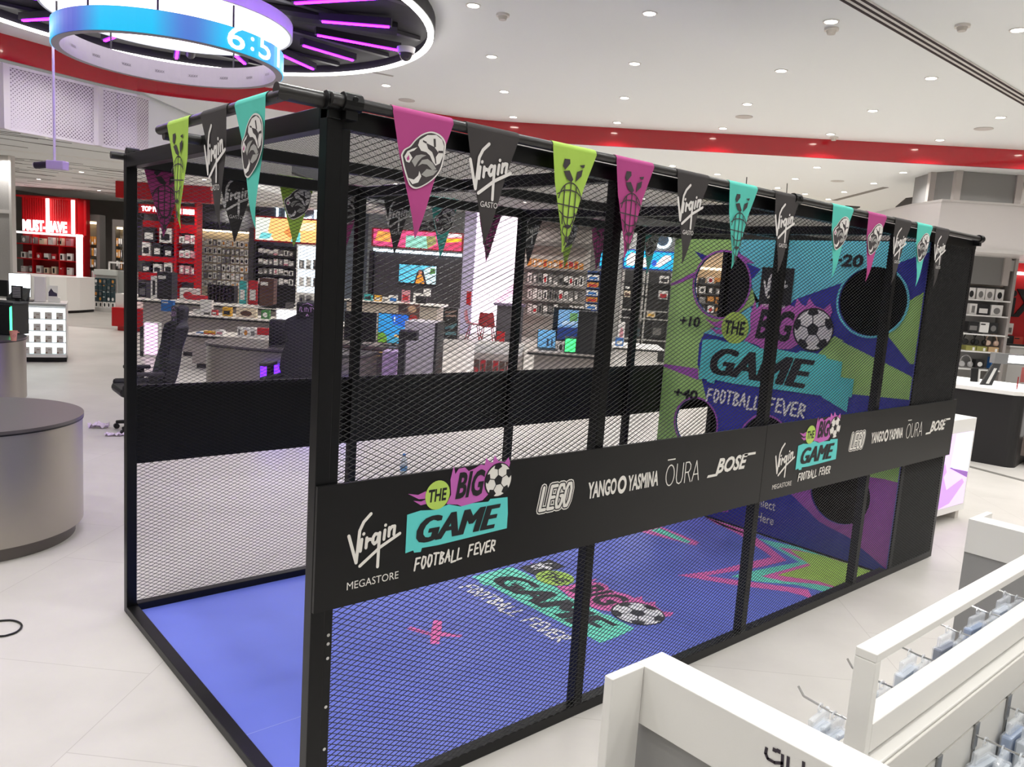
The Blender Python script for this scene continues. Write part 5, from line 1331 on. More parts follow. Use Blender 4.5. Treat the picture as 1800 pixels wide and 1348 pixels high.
screen('display_screen', 'wide screen with pink, green and yellow picture in a red frame above the dark recess', AG-.05, (653,405,815,438),
   [(sg('pink',(238,84,140),1.0),R1),(sg('amber',(255,178,84),1.0),[(.02,.3),(.2,.25),(.19,.85),(.05,.9)]),(sg('mint',(150,216,196),1.0),[(.37,.0),(.62,.0),(.70,.3),(.62,.75),(.37,.72)]),(sg('olive',(150,150,90),1.0),[(.62,.0),(.72,.35),(.7,.8),(.60,.75)]),(sg('gold',(255,196,40),1.0),[(.80,.42),(1,.55),(1,.75),(.82,.68)]),(sg('rose',(214,60,100),1.0),[(.62,0),(1,.05),(1,.5),(.8,.4)]),(sg('whitep',(250,236,236),1.0),[(.84,.75),(1,.82),(1,1),(.84,1)])], FRR)
screen('television', 'wall mounted television showing an orange figure on a cyan ground', AG+.12, (700,464,768,500),
   [(sg('cyan',(90,190,220),1.0),R1),(sg('paleblue',(200,226,232),1.0),[(.55,0),(1,0),(1,1),(.7,.9)]),(sg('hair',(40,34,40),1.0),[(.42,.0),(.47,.5),(.52,.74),(.58,.78),(.66,.7),(.76,.0)]),(sg('orange',(220,140,46),1.0),[(.45,.0),(.5,.4),(.56,.52),(.64,.45),(.70,.0)]),(sg('skin',(200,130,100),1.0),el(.57,.60,.05,.12)),(sg('leaf',(70,120,60),1.0),[(.82,.55),(.98,.6),(.96,.9),(.85,.85)])], BLK)
b0, b1, z0, z1 = RA(812, 370, 832, 592, 21.4)
o = MB().box(-(b1-b0)/2,(b1-b0)/2,0,.5,0,ZL-.01).build('wall_pier_lilac', mat('lilac_pier', (196,188,222), .5), loc=AB(21.4,(b0+b1)/2,0), rz=SR); struct(o)
# glowing white wall
b0, b1, z0, z1 = RA(832, 370, 912, 590, 21.6)
t = thing('glowing_wall', 'tall glowing white backlit wall behind the red chairs', 'light panel', AB(21.6, b0, 0), SR); w = b1-b0
MB().box(0,w,.02,.15,0,ZL-.02).build('body', WHT, t); MB().box(.02,w-.02,0,.02,.05,ZL-.05).build('panel', glow('backlit_white', (255,240,254), 1.9), t)
MB().box(w,w+.12,-.05,.15,0,ZL-.02).build('edge_strip', glow('magenta_edge', (226,30,110), .8), t)
T = plane((0,-.001,0),(1,0,0),(0,0,1),.002); m = MB(); gx = PA(868,530,21.6)[0]-b0; gz = PA(868,532,21.6)[1]
m.poly([(gx,gz),(gx+.12,gz-.05),(gx+.5,gz+.25),(w-.02,gz+.32),(w-.02,gz+.8),(gx+.5,gz+.55)], T, 0, 1); m.build('pink_print', glow('panel_print_pink', (255,200,232), 1.2), t)
o = solid('wall_tool', 'slim red object fixed on the lilac pier left of the glowing wall', 'fitting', 21.2, (820,512,828,536), .06, [RED])
# red chairs and grey table
REDC = mat('red_plastic_chair', (150,20,34), .4)
def shell_chair(label, loc, rz):
    t = thing('dining_chair', label, 'chair', loc, rz, 'red chairs before the glowing wall')
    m = MB(); prof = [(-.24,.44),(-.1,.43),(.1,.43),(.2,.46),(.245,.55),(.27,.68),(.285,.82)]; K = len(prof); W_ = [.2,.22,.23,.23,.225,.21,.18]
    v = []
    for (y,z), hw in zip(prof, W_):
        for s in (-1,-.5,0,.5,1): v.append((hw*s, y-(.02 if abs(s)==1 else 0), z+(.025 if abs(s)==1 else 0)))
    f = [(i*5+j,i*5+j+1,i*5+j+6,i*5+j+5) for i in range(K-1) for j in range(4)]
    m.add(v, f); m.add([(x,y+.008,z-.012) for x,y,z in v], [tuple(reversed(q)) for q in f]); m.build('seat_shell', REDC, t, smooth=True)
    for sx in (-1,1):
        for sy in (-1,1): MB().cyl((sx*.12,sy*.1,.43),(sx*.2,sy*.2,0),.014,8).build('leg', REDC, t)
    return t
ch = shell_chair('red plastic chair in side view at the left of the grey bar table', PZ(832, 597, 0), SR+1.5)
dup(ch, PZ(856, 602, 0), SR+PI-.1, 'red plastic chair seen from behind in front of the glowing wall', 'red chairs before the glowing wall')
b0, b1, z0, z1 = RA(869, 534, 921, 584, 19.6)
t = thing('bar_table', 'dark grey bar table right of the red chairs', 'table', AB(19.6, (b0+b1)/2, 0), SR); w = (b1-b0)/2
MB().box(-w-.05,w,0,.6,z1-.06,z1).build('tabletop', mat('table_lilac_grey', (110,96,124), .4), t); MB().box(-w+.05,w-.05,.06,.55,0,z1-.06).build('body', mat('table_dark_grey', (72,70,78), .5), t)
q = solid('gift_bag', 'small bright red bag on the floor under the grey bar table', 'bag', 19.2, (873,583,887,593), .15, [RED], base=0)
# white counter of goods left of the television
zD = table('display_table', 'white display table of small goods below the dark recess', 16.6, 600, 775, 532, 1.2, WT, mat('table_body_warm', (196,186,172), .5))
item('product_box', 'small cyan and white pack at the left of the table under the television', 'box', (640,517,654,529), 17.0, .08, ptu, pk, 0, zD)
item('product_box', 'small yellow pack on the table under the television', 'box', (658,519,670,531), 16.9, .08, py_, pw, 0, zD)
item('product_box', 'pale blue upright card on the table under the television', 'card', (683,519,699,536), 16.8, .02, pw, pb, 0, zD)
item('product_box', 'white pack between the yellow pack and the pale blue card', 'box', (672,522,682,532), 16.9, .08, pw, pg, 0, zD)
item('gift_box', 'pink framed pack standing below the television', 'box', (706,510,720,526), 17.3, .08, ppk, pr_, 0, zD)
t2, w, h = unit('gamepad_stand', 'white angled stand right of the pink pack below the television', 'stand', 17.3, (727,507,756,522), base=zD)
m = MB().box(-w/2,-w/2+.04,0,.1,0,h*.6).box(-w/2,w*.2,0,.1,h*.5,h*.66).box(w*.1,w/2,0,.1,h*.5,h); m.build('stand', WHT, t2); MB().box(-w*.3,w*.3,.02,.08,0,h*.4).build('tray', BLK, t2)
# posters and cases
b0, b1, z0, z1 = RA(700, 534, 737, 566, 14.0)
t2 = thing('poster_panel', 'brown poster panel with red lower corner on the white table end', 'poster', AB(14.0, (b0+b1)/2, 0), SR); w = (b1-b0)/2
MB().box(-w,w,0,.05,0,z1).build('panel', mat('poster_brown', (92,62,56), .5), t2)
T = plane((-w,-.001,z0),(2*w,0,0),(0,0,z1-z0),.001); m = MB(); m.poly([(.05,.1),(.45,.1),(.4,.45),(.08,.5)], T, 0, 1); m.poly(el(.72,.22,.2,.2), T, 1, 1); m.poly(el(.66,.72,.2,.2), T, 2, 1); m.poly([(.02,.62),(.4,.55),(.42,.95),(.02,.95)], T, 3, 1)
m.build('picture', [mat('poster_grey', (120,112,108), .5), mat('poster_red', (176,34,34), .5), mat('poster_cream', (196,160,130), .5), mat('poster_dark', (48,34,34), .5)], t2)
for k, (y0, y1, c) in enumerate(((541,561,pbr),(562,583,pt_))):
    b0, b1, z0, z1 = RA(780, y0, 805, y1, 19.4)
    t2 = thing('display_case', f'dark glass display case by the lilac pier, {["upper","lower"][k]} of the pair', 'display case', AB(19.4, (b0+b1)/2, z0 if k == 0 else 0), SR); w = (b1-b0)/2; h = z1-(z0 if k == 0 else 0)
    MB().box(-w,w,0,.4,0,h).build('body', BLK, t2); m = MB(); T = plane((-w,-.001,0),(2*w,0,0),(0,0,h),.001); m.poly([(.1,.5),(.4,.7),(.6,.55),(.9,.75),(.9,.85),(.5,.7),(.1,.65)], T, 0, 1); m.poly([(.15,.2),(.9,.22),(.9,.4),(.15,.35)], T, 0, 1); m.build('contents', mat(f'case_contents_{k}', ((150,120,110),(90,130,140))[k], .5), t2)
# desk extension with monitors in the middle
zE = .80
def monitor(label, px, a, back=False, art=None, base=zE):
    b0, b1, z0, z1 = RA(*px, a); w, h = (b1-b0)/2, z1-z0
    t = thing('monitor', label, 'monitor', AB(a, (b0+b1)/2, base), SR)
    MB().box(-w,w,0,.03,z0-base,z1-base).build('housing', BLK, t, bevel=.004)
    MB().box(-.02,.02,.03,.06,0,z0-base+.1).box(-.12,.12,-.04,.14,0,.012).build('stand', BLK, t)
    if art:
        T = plane((-w+.008,-.001,z0-base+.01),(2*w-.016,0,0),(0,0,h-.02),.001); m = MB(); cs = []
        for col, poly in art:
            if col not in cs: cs.append(col)
            m.poly(poly, T, cs.index(col), 1+len(cs))
        m.build('screen', cs, t)
    return t
monitor('black back of a monitor on the gaming desk left of the blue screen', (605,548,661,600), 8.3)
monitor('monitor with bright blue and green picture on the gaming desk', (664,551,718,604), 8.5, art=[(sg('sky',(50,150,214),.9),R1),(sg('deep',(34,100,196),.9),[(.5,.65),(1,.55),(1,1),(.4,1)]),(sg('pale',(232,240,230),1.0),[(.52,.75),(.56,.75),(.56,.92),(.52,.92)]),(sg('grass',(110,160,50),.8),[(0,0),(.32,0),(.30,.22),(.2,.33),(0,.35)]),(sg('aqua2',(70,160,190),.8),[(.32,0),(.75,0),(.7,.25),(.3,.22)]),(sg('sand',(220,180,110),.8),[(.55,.22),(.72,.2),(.7,.3),(.56,.3)])])
# low tables between the cage and the far wall, mid
cb0, cb1 = PA(598,620,8.2)[0], PA(728,640,8.2)[0]; ww = (cb1-cb0)/2
t = thing('console_table', 'dark table with brass rail carrying the monitors behind the gaming desk', 'table', AB(8.2, (cb0+cb1)/2, 0), SR)
MB().box(-ww,ww,0,.75,.76,.80).build('tabletop', mat('table_brown_grey', (104,88,86), .4), t); MB().box(-ww,ww,.04,.72,.05,.76).build('body', mat('table_body_dark', (84,70,72), .5), t)
MB().cyl((-ww,-.02,.73),(ww,-.02,.73),.009,8).cyl((-ww,-.02,.68),(ww,-.02,.68),.007,8).build('brass_rail', mat('brass', (206,170,96), .3, metal=.9), t)
b0, b1, z0, z1 = RA(697, 580, 733, 690, 7.0)
t = thing('card_terminal', 'black payment kiosk post with angled head in front of the white cabinet', 'payment terminal', AB(7.0, (b0+b1)/2, 0), SR)
MB().box(-.11,-.03,0,.08,0,z1-.04).build('post', BLK, t); m = MB().box(-.11,.11,-.02,.12,z1-.12,z1-.02); m.build('head', BLK, t, bevel=.006); MB().box(-.10,.11,.0,.12,z1-.02,z1).build('top', mat('kiosk_top', (66,54,74), .4), t); MB().box(-.15,.15,-.1,.2,0,.02).build('base', BLK, t)
b0, b1, z0, z1 = RA(709, 566, 766, 690, 7.5)
t = thing('cabinet', 'pale grey cabinet with dark right edge beside the payment kiosk', 'cabinet', AB(7.5, (b0+b1)/2, 0), SR); w = (b1-b0)/2
MB().box(-w,w,0,.55,0,z1).build('body', mat('cabinet_pale', (196,190,196), .45), t); MB().box(w-.03,w+.003,-.004,.55,0,z1+.002).build('edge', BLK, t)
m = MB(); T = plane((-w,-.001,0),(1,0,0),(0,0,1),.001); m.disc(.05, z1-.15, .025, T, 0, 1); m.build('sticker', mat('sticker_red', (190,60,80), .5), t)
q = solid('lilac_box', 'lilac box with a dark bottle shape left of the payment kiosk', 'box', 7.25, (671,618,697,690), .3, [mat('box_lilac', (190,160,200), .5), BLK], base=0)
# water bottle on the floor
p = PZ(709, 838, 0)
t = thing('water_bottle', 'clear plastic water bottle with blue cap on the floor beyond the cage', 'bottle', (p.x, p.y, 0))
CLB = mat('clear_bottle_plastic', (214,228,236), .08, alpha=.5, spec=.8)
MB().lathe([(.0005,0),(.03,.002),(.032,.02),(.032,.13),(.028,.155),(.013,.185),(.012,.2)], 18).build('bottle', CLB, t, smooth=True)
MB().cyl((0,0,.198),(0,0,.215),.0145,14).build('cap', pb, t); MB().ring((0,0),.0325,.06,.105,.001,18).build('label_band', mat('bottle_label', (90,140,190), .5), t)
# bins of goods near the lower middle
b0, b1, z0, z1 = RA(832, 606, 916, 690, 9.4)
t = thing('bargain_bin', 'pale bin stand filled with dark red packs, seen above the far side board', 'bin', AB(9.4, (b0+b1)/2, 0), SR); w = (b1-b0)/2
MB().box(-w,w,0,.6,0,z1-.12).build('body', mat('bin_body', (196,186,178), .5), t); MB().box(-w,w,-.01,.02,z1-.14,z1).box(-w,-w+.02,0,.6,z1-.14,z1).box(w-.02,w,0,.6,z1-.14,z1).box(-w,w,.58,.6,z1-.14,z1).build('rim', WHT, t)
for i in range(7):
    c0, c1 = r_.choice([(pbr,pr_),(pr_,pbr),(pbr,ppk)])
    b, z = PA(838+11.2*i, 640, 9.38); packbox('product_box', f'dark red printed pack on the front of the pale bin stand, {NTH[i]} from left', 'box', 'packs on the pale bin stand', 9.34, b, .30, .078, .30, .03, c0, c1, i % 4)

# ---------------------------------------------------------------- right window of the cage: shelf wall, screens, racing monitor
AS = 22.0
b0, b1, z0, z1 = RA(918, 380, 1036, 590, AS)
t = thing('grey_shelving', 'wide grey wall shelving of small packs right of the glowing wall', 'shelving', AB(AS, b0, 0), SR); w = b1-b0
def lx(px, py=480): return PA(px, py, AS)[0]-b0
def lz(px, py): return PA(px, py, AS)[1]
MB().box(0,w,.3,.4,0,ZL-.02).build('back', mat('shelf_back_grey', (192,188,182), .6), t)
MB().box(0,w,0,.3,lz(975,433),lz(975,425)).box(0,w,.05,.3,lz(975,400),lz(975,385)).build('header', mat('shelf_header', (112,108,104), .6), t)
sh = [(470,'top'),(499,'second'),(526,'third'),(552,'bottom')]
for y, n in sh: MB().box(0,w,-.05,.3,lz(975,y+5),lz(975,y+1)).build('shelf', mat('shelf_grey', (150,146,142), .5), t)
for k, (y, n) in enumerate(sh):
    shelf_row('product_box', 'box', f'on the {n} shelf of the wide grey shelving', 'boxes on the wide grey shelving', AS-.03, 926, 1026, (y-3,y+3), 11, 14 if k == 0 else 18, r_, [(po,pr_),(pr_,po),(po,pw)] if k == 0 else [(pw,pg),(pg,pw),(pw,pk),(pg,pk),(pw,pr_)], d=.1, fill=.8, zfix=lz(975,y+1))
b0, b1, z0, z1 = RA(1027, 476, 1052, 640, 14.0)
t = thing('endcap_tower', 'narrow blue shelf tower with orange and white boxes behind the second post', 'shelving', AB(14.0, (b0+b1)/2, 0), SR); w = (b1-b0)/2
TB = mat('tower_blue', (40,70,130), .5); MB().box(-w,w,.25,.3,0,z1).build('back_panel', TB, t); MB().box(w-.03,w,0,.25,0,z1-.03).build('side_panel', TB, t); MB().box(-w,w,0,.25,z1-.03,z1).build('top_panel', TB, t)
for k, (y, c) in enumerate(((492,pw),(505,po),(519,pw),(531,po),(544,pw))):
    z = PA(1039,y,14.0)[1]; MB().box(-w,w,0,.3,z-.02,z).build('shelf', mat('tower_blue', (40,70,130), .5), t)
    packbox('product_box', f'{cname(c)} box in the narrow blue tower, {NTH[k]} shelf from top', 'box', 'boxes in the blue tower', 14.02, (b0+b1)/2-.02, z, w*1.6, .105, .2, c, pb if c is pw else pr_, 0)
# racing simulator monitor, laptop, computers on a table
AW = 9.6
zW = table('display_table', 'long grey table with racing screen and computers behind the far posts', 9.2, 926, 1066, 631, 1.5, mat('table_grey_wood', (176,166,158), .4), mat('table_body_grey2', (170,162,156), .5), h=.80)
b0, b1, z0, z1 = RA(972, 541, 1036, 600, 10.2)
t = thing('racing_monitor', 'large curved monitor showing a racing scene on the grey table', 'monitor', AB(10.2, (b0+b1)/2, zW), SR); w = (b1-b0)/2; h = z1-z0; zb = z0-zW
def curved(mb, x0, x1, z0, z1, mi=0, n=8, dep=.0, th=.03):
    pts = [(x0+(x1-x0)*i/n, -.22*((2*i/n-1)**2)+dep) for i in range(n+1)]
    mb.prism([(x,y) for x,y in pts]+[(x,y+th) for x,y in reversed(pts)], z0, z1, mi)
m = MB(); curved(m, -w, w, zb, zb+h); m.build('housing', BLK, t); MB().box(-.03,.03,.0,.05,0,zb+.2).box(-.2,.2,-.1,.2,0,.015).build('stand', BLK, t)
m = MB(); curved(m, -w*.72, w*.92, zb+h*.42, zb+h*.94, 1, 8, -.045, .002); curved(m, -w*.72, w*.92, zb+h*.06, zb+h*.42, 0, 8, -.047, .002)
curved(m, -w*.5, w*.9, zb+h*.5, zb+h*.62, 2, 6, -.05, .002); curved(m, -w*.1, w*.9, zb+h*.62, zb+h*.86, 3, 6, -.05, .002)
m.build('screen', [sg('navy',(34,56,116),.8), sg('track',(110,150,190),.8), sg('palegrey',(176,196,220),.8), sg('green2',(96,140,80),.8)], t)
b0, b1, z0, z1 = RA(945, 579, 978, 612, 9.7)
t = thing('laptop', 'laptop with blue screen standing on the grey table left of the racing screen', 'laptop', AB(9.7, (b0+b1)/2, zW), SR+.2); w = (b1-b0)/2
MB().box(-w,w,-.22,0,0,.012).build('base', BLK, t); m = MB(); m.add([(-w,0,.012),(w,0,.012),(w,.06,z1-z0),(-w,.06,z1-z0),(-w,.01,.012),(w,.01,.012),(w,.07,z1-z0),(-w,.07,z1-z0)], [(0,1,2,3),(7,6,5,4),(0,4,5,1),(1,5,6,2),(2,6,7,3),(3,7,4,0)]); m.build('lid', BLK, t)
T = plane((-w*.95,-.001,.022),(w*1.9,0,0),(0,.056,(z1-z0)*.93),.001); g = MB(); g.poly(R1, T, 0, 1); g.poly([(.5,.1),(.62,.1),(.62,.5),(.52,.55)], T, 1, 2); g.poly([(.75,.1),(.85,.1),(.85,.5),(.77,.5)], T, 1, 2); g.build('screen', [sg('lapblue',(96,156,200),.8), sg('lapdark',(26,46,80),.5)], t)
b0, b1, z0, z1 = RA(992, 594, 1013, 622, 9.3)
t = thing('desktop_computer', 'small computer case glowing bright green on the grey table', 'computer', AB(9.3, (b0+b1)/2, zW), SR); w = (b1-b0)/2
MB().box(-w,w,0,.36,0,z1-zW).build('case', BLK, t); MB().box(-w+.01,w-.01,-.004,0,.02,z1-zW-.01).build('glowing_front', glow('pc_green', (70,230,130), 1.8), t)
b0, b1, z0, z1 = RA(1015, 548, 1058, 622, 9.3)
t = thing('desktop_computer', 'large black computer tower right of the green glowing case', 'computer', AB(9.3, (b0+b1)/2, zW), SR); w = (b1-b0)/2
MB().box(-w,w,0,.36,0,z1-zW).build('case', BLK, t, bevel=.006); MB().box(w*.3,w*.9,-.004,0,.1,z1-zW-.05).build('front_grille', DGRY, t)
item('product_box', 'small white mouse box between the laptop and the green glowing case', 'box', (981,600,991,611), 9.4, .06, pw, pk, 3, zW)
item('product_box', 'slim red and white figure box right of the green glowing case', 'box', (1013,606,1020,618), 9.35, .04, pr_, pw, 2, zW)
# blue framed screens and round neon sign
AO = 19.0
FRB = mat('screen_frame_blue', (24,60,160), .4, emit=.4)
ars = [(sg('azure',(30,176,236),1.0),R1)]
screen('display_screen', 'small cyan screen in a blue frame left of the second near post', AO, (1055,433,1072,472), ars+[(sg('whitep',(250,236,236),1.0),[(.4,.72),(.85,.75),(.8,.95),(.4,.9)])], FRB)
screen('display_screen', 'wide cyan screen with white capsule shapes in a blue frame below the ring sign', AO, (1096,440,1186,474), ars+[(sg('whitep',(250,236,236),1.0),[(.05,.1),(.2,.12),(.25,.8),(.12,.9),(.04,.5)]),(sg('whitep',(250,236,236),1.0),[(.36,.05),(.52,.1),(.5,.7),(.38,.6)]),(sg('whitep',(250,236,236),1.0),[(.60,.15),(.72,.12),(.95,.62),(.93,.85),(.80,.82)]),(sg('bluep',(40,80,190),1.0),el(.61,.35,.05,.18))], FRB)
b0, b1, z0, z1 = RA(1052, 385, 1192, 500, AO+.2)
t = thing('sign_wall', 'pale grey wall bay with a glowing white ring sign', 'wall display', AB(AO+.2, b0, 0), SR); w = b1-b0
MB().box(0,w,0,.1,0,ZL-.02).build('back', mat('pale_wall2', (160,160,156), .6), t)
cx, cz = PA(1165,422,AO+.2); rr = (PA(1180,422,AO+.2)[0]-PA(1150,422,AO+.2)[0])/2
o = MB().ring((0,0),rr,0,.04,rr*.27,40).build('neon_ring', glow('neon_cool', (222,244,255), 4.0), t); o.location = (cx-b0,-.01,cz); o.rotation_euler.x = PI/2
MB().cyl((cx-b0,-.005,cz),(cx-b0,.0,cz),rr*.72,32).build('ring_centre', mat('ring_centre_slate', (70,84,100), .5), t)
# black shelf unit
b0, b1, z0, z1 = RA(1090, 477, 1182, 601, 17.0)
t = thing('black_shelf_unit', 'black open shelf unit of audio goods left of the target wall', 'shelving', AB(17.0, b0, 0), SR); w = b1-b0
def lx(px, py=540): return PA(px, py, 17.0)[0]-b0
def lz(px, py): return PA(px, py, 17.0)[1]
MB().box(0,w,.3,.4,0,z1).build('back', mat('unit_back_dark', (52,50,50), .5), t)
for px in (1092,1128,1134,1178): MB().box(lx(px)-.02,lx(px)+.02,0,.3,0,z1).build('upright', LGRY, t)
for y in (498,521,546,560,597): MB().box(0,w,-.02,.3,lz(1140,y+2),lz(1140,y)).build('shelf', LGRY if y > 540 else BLK, t)
for i, (px, c, c2, lab) in enumerate((((1160,485,1176,498),pw,pk,'white box with dark picture on the top right shelf of the black unit'),((1158,511,1174,526),pw,pr_,'white box with red picture on the second shelf of the black unit'),((1097,511,1108,522),pc_,pbr,'cream box at the left of the black shelf unit'),((1137,548,1152,558),pc_,py_,'pale yellow box on the third shelf of the black unit'),((1145,566,1165,594),pk,pg,'large black speaker box at the bottom right of the black unit'),((1116,565,1126,596),pk,pt_,'dark upright speaker at the bottom left of the black unit'),((1098,500,1108,509),pk,pw,'small black box at the upper left of the black unit'))):
    item('product_box', lab, 'box', px, 16.98, .15, c, c2, 0)
zX = table('display_table', 'white table with lit blue edge right of the second post', 12.4, 1078, 1168, 612, 1.2, WHT, WHT)
item('product_box', 'white pack with pink dot on the white table right of the second post', 'box', (1088,566,1099,578), 13.2, .1, pw, ppk, 3, zX)
item('product_box', 'blue and white pack at the front of the white table right of the second post', 'box', (1082,594,1096,608), 12.6, .1, pb, pw, 0, zX)
item('product_box', 'white bottle shaped pack beside the blue pack on the white table', 'box', (1078,612,1083,622), 12.45, .05, pw, pw, 0, zX)
# goods glimpsed through the round holes of the target
b0, b1, z0, z1 = RA(1205, 430, 1300, 640, 15.6)
t = thing('lit_shelving', 'long beige lit shelving glimpsed through the upper left target hole', 'shelving', AB(15.6, b0, 0), SR); w = b1-b0+1.5
MB().box(0,w,.3,.4,0,3.0).build('back', mat('lit_shelf_beige', (176,160,140), .6), t)
zs_ = [PA(1245,y,15.6)[1] for y in (498,516,533,549)]
for z in zs_: MB().box(0,w,-.05,.3,z-.03,z).build('shelf', DGRY, t)
MB().box(0,w,.0,.2,PA(1245,474,15.6)[1],PA(1245,470,15.6)[1]).build('light_line', glow('warm_light', (255,232,190), 4.0), t)
for k, y in enumerate((498,516,533,549)):
    shelf_row('product_box', 'box', f'glimpsed through the upper left target hole, {NTH[k]} shelf from top', 'boxes glimpsed through the target hole', 15.55, 1212, 1300, (y,y), 6, 12, r_, [(pw,pk),(pk,pw),(pg,pw),(po,pk),(pw,pr_)], d=.15, fill=.75, zfix=zs_[k])

# ---------------------------------------------------------------- right side of the picture
AQ = 9.6
def QX(px, py): return PA(px, py, AQ)
b0, _ = QX(1640, 560); b1 = QX(1772, 560)[0]
zt = QX(1750, 436)[1]
t = thing('headphone_shelving', 'white wall shelving of headphones and boxes at the right edge behind the cage', 'shelving', AB(AQ, b0, 0), SR); w = b1-b0
MB().box(0,w,.30,.36,0,zt+.1).build('back', mat('shelving_back_grey', (176,174,172), .5), t)
MB().box(w-.02,w+.02,-.02,.36,0,zt).build('side_trim', mat('pale_metal_edge_warm', (170,163,158), .4), t)
MB().box(0,w,.02,.3,QX(1740,474)[1],QX(1740,455)[1]).build('header', LGRY, t)
q0x, q0z = QX(1717,465); MB().box(q0x-b0, q0x-b0+.22, .005,.02, q0z, q0z+.075).build('lit_sign', glow('letter_cool', (255,255,255), 5.0), t)
MB().box(0,w-.03,.2,.30,QX(1740,503)[1],QX(1740,486)[1]).build('lit_panel', mat('shelf_panel_beige', (196,180,166), .5), t)
shy = [(1735,527,'top'),(1731,554,'second'),(1725,587,'third'),(1720,617,'fourth'),(1713,648,'bottom')]
for px, y, n in shy: z = QX(px, y)[1]; MB().box(0,w-.02,-.04,.30,z-.02,z).build('shelf', WHT, t)
def qitem(px0, px1, y, hp, c, c2, st, lab, d=.12):
    bb0, z = QX(px0, y); bb1 = QX(px1, y)[0]; h = QX(px0, y-hp)[1]-z
    packbox('headphone_box', lab, 'box', 'headphone boxes on the white shelving', AQ, (bb0+bb1)/2, z+.001, bb1-bb0, h, d, c, c2, st)
for i, (x0, x1, c2) in enumerate(((1700,1713,pk),(1716,1730,pg),(1731,1746,pg),(1749,1763,pk))): qitem(x0, x1, 525+i, 20, pw, c2, 3, f'white headphone box on the top white shelf at right, {NTH[i]} from left')
for i, (x0, x1, c, c2) in enumerate(((1703,1716,pw,pg),(1717,1738,pk,pw),(1741,1761,pw,pg))): qitem(x0, x1, 552+i*1.3, 19, c, c2, (1,0,3)[i], f'{cname(c)} headphone box on the second white shelf at right, {NTH[i]} from left')
for i, (x0, x1, c, c2) in enumerate(((1701,1719,pk,pg),(1721,1737,pw,pk),(1737,1753,pk,pg))): qitem(x0, x1, 583+i*1.0, 18, c, c2, (0,4,3)[i], f'{cname(c)} headphone box on the third white shelf at right, {NTH[i]} from left')
def headphones(px, y, a, z, mcol, label, tilt=0):
    b, _ = QX(px, y); t = thing('headphones', label, 'headphones', AB(a, b, z), SR, 'headphones on the white shelving')
    m = MB(); R = .078; m.tube([(R*math.cos(PI*i/12), .02, .085+.10*math.sin(PI*i/12)) for i in range(13)], .009, 8); m.build('headband', mcol, t, smooth=True)
    for s in (-1,1): MB().lathe([(.0005,-.02),(.034,-.02),(.042,-.008),(.042,.01),(.034,.022),(.0005,.022)], 18).build('ear_cup', mcol, t, smooth=True)
    k = [o for o in t.children if o.name.startswith('ear_cup')]
    for o, s in zip(k, (-1,1)): o.location = (s*.058, .0, .055); o.rotation_euler = (PI/2, 0, s*.5)
    return t
OLV = mat('olive_display_block', (150,148,78), .5)
zq = QX(1720,617)[1]
for i, (px, c, nm) in enumerate(((1707,BLK,'black headphones on an olive block, left on the fourth white shelf at right'),(1726,BLK,'black headphones on an olive block, second on the fourth white shelf at right'),(1747,mat('headphone_cream', (206,178,160), .5),'cream headphones on an olive block on the fourth white shelf at right'))):
    b, _ = QX(px, 612); o = MB().box(-.07,.07,0,.18,0,.07).box(.02,.05,-.003,.0,.005,.05,1).build('display_block', [OLV if i < 2 else mat('block_tan', (196,164,120), .5), WHT], loc=AB(AQ, b, zq), rz=SR); tag(o, f'olive display block with price tag, {NTH[i]} from left on the fourth white shelf at right', 'display block')
    headphones(px, 600, AQ+.05, zq+.071, c, nm)
zq = QX(1713,648)[1]
headphones(1701, 640, AQ+.05, zq+.001, mat('headphone_silver', (190,188,186), .4), 'silver headphones on the bottom white shelf at right')
qitem(1714, 1729, 646, 14, pk, pw, 3, 'black box with headphone picture on the bottom white shelf at right'); qitem(1741, 1750, 648, 20, pb, pw, 4, 'blue box at the right end of the bottom white shelf')
# red wall with dark lettering
AV = 10.2
b0, _ = PA(1766, 500, AV); 
o = MB().box(b0, b0+2.6, AV, AV+.1, 0, PA(1790,450,AV)[1]).build('wall_red', mat('red_wall_panel', (178,14,20), .5), rz=SR); struct(o)
q = MB().box(b0, b0+2.6, AV-.06, AV, PA(1790,462,AV)[1], PA(1790,457,AV)[1])
for x in (b0+.01, b0+.28): q.box(x, x+.04, AV-.06, AV, PA(1790,462,AV)[1], PA(1790,440,AV)[1])
o = q.build('trim_12', mat('pale_metal_edge_grey', (196,191,187), .4), rz=SR); struct(o)
lb0, lz0 = PA(1764, 479, AV); o = MB().cyl((lb0,AV-.1,lz0),(lb0+2.2,AV-.1,lz0-.01),.022,10).build('tube_light', glow('tube_bar_white', (255,252,250), 6.0), rz=SR); tag(o, 'horizontal white light tube across the red wall at the right edge', 'light')
T = plane(AB(AV-.002, PA(1771,556,AV)[0], PA(1771,556,AV)[1]), AB(0,1)*1.05, (0,0,.42), .002); m = MB(); m.text('iX', T, 0,0,.42,1, 0,0,.03,1, depth=.02); o = m.build('wall_lettering', INK); tag(o, 'large black letters iX on the red wall at the right edge', 'sign')
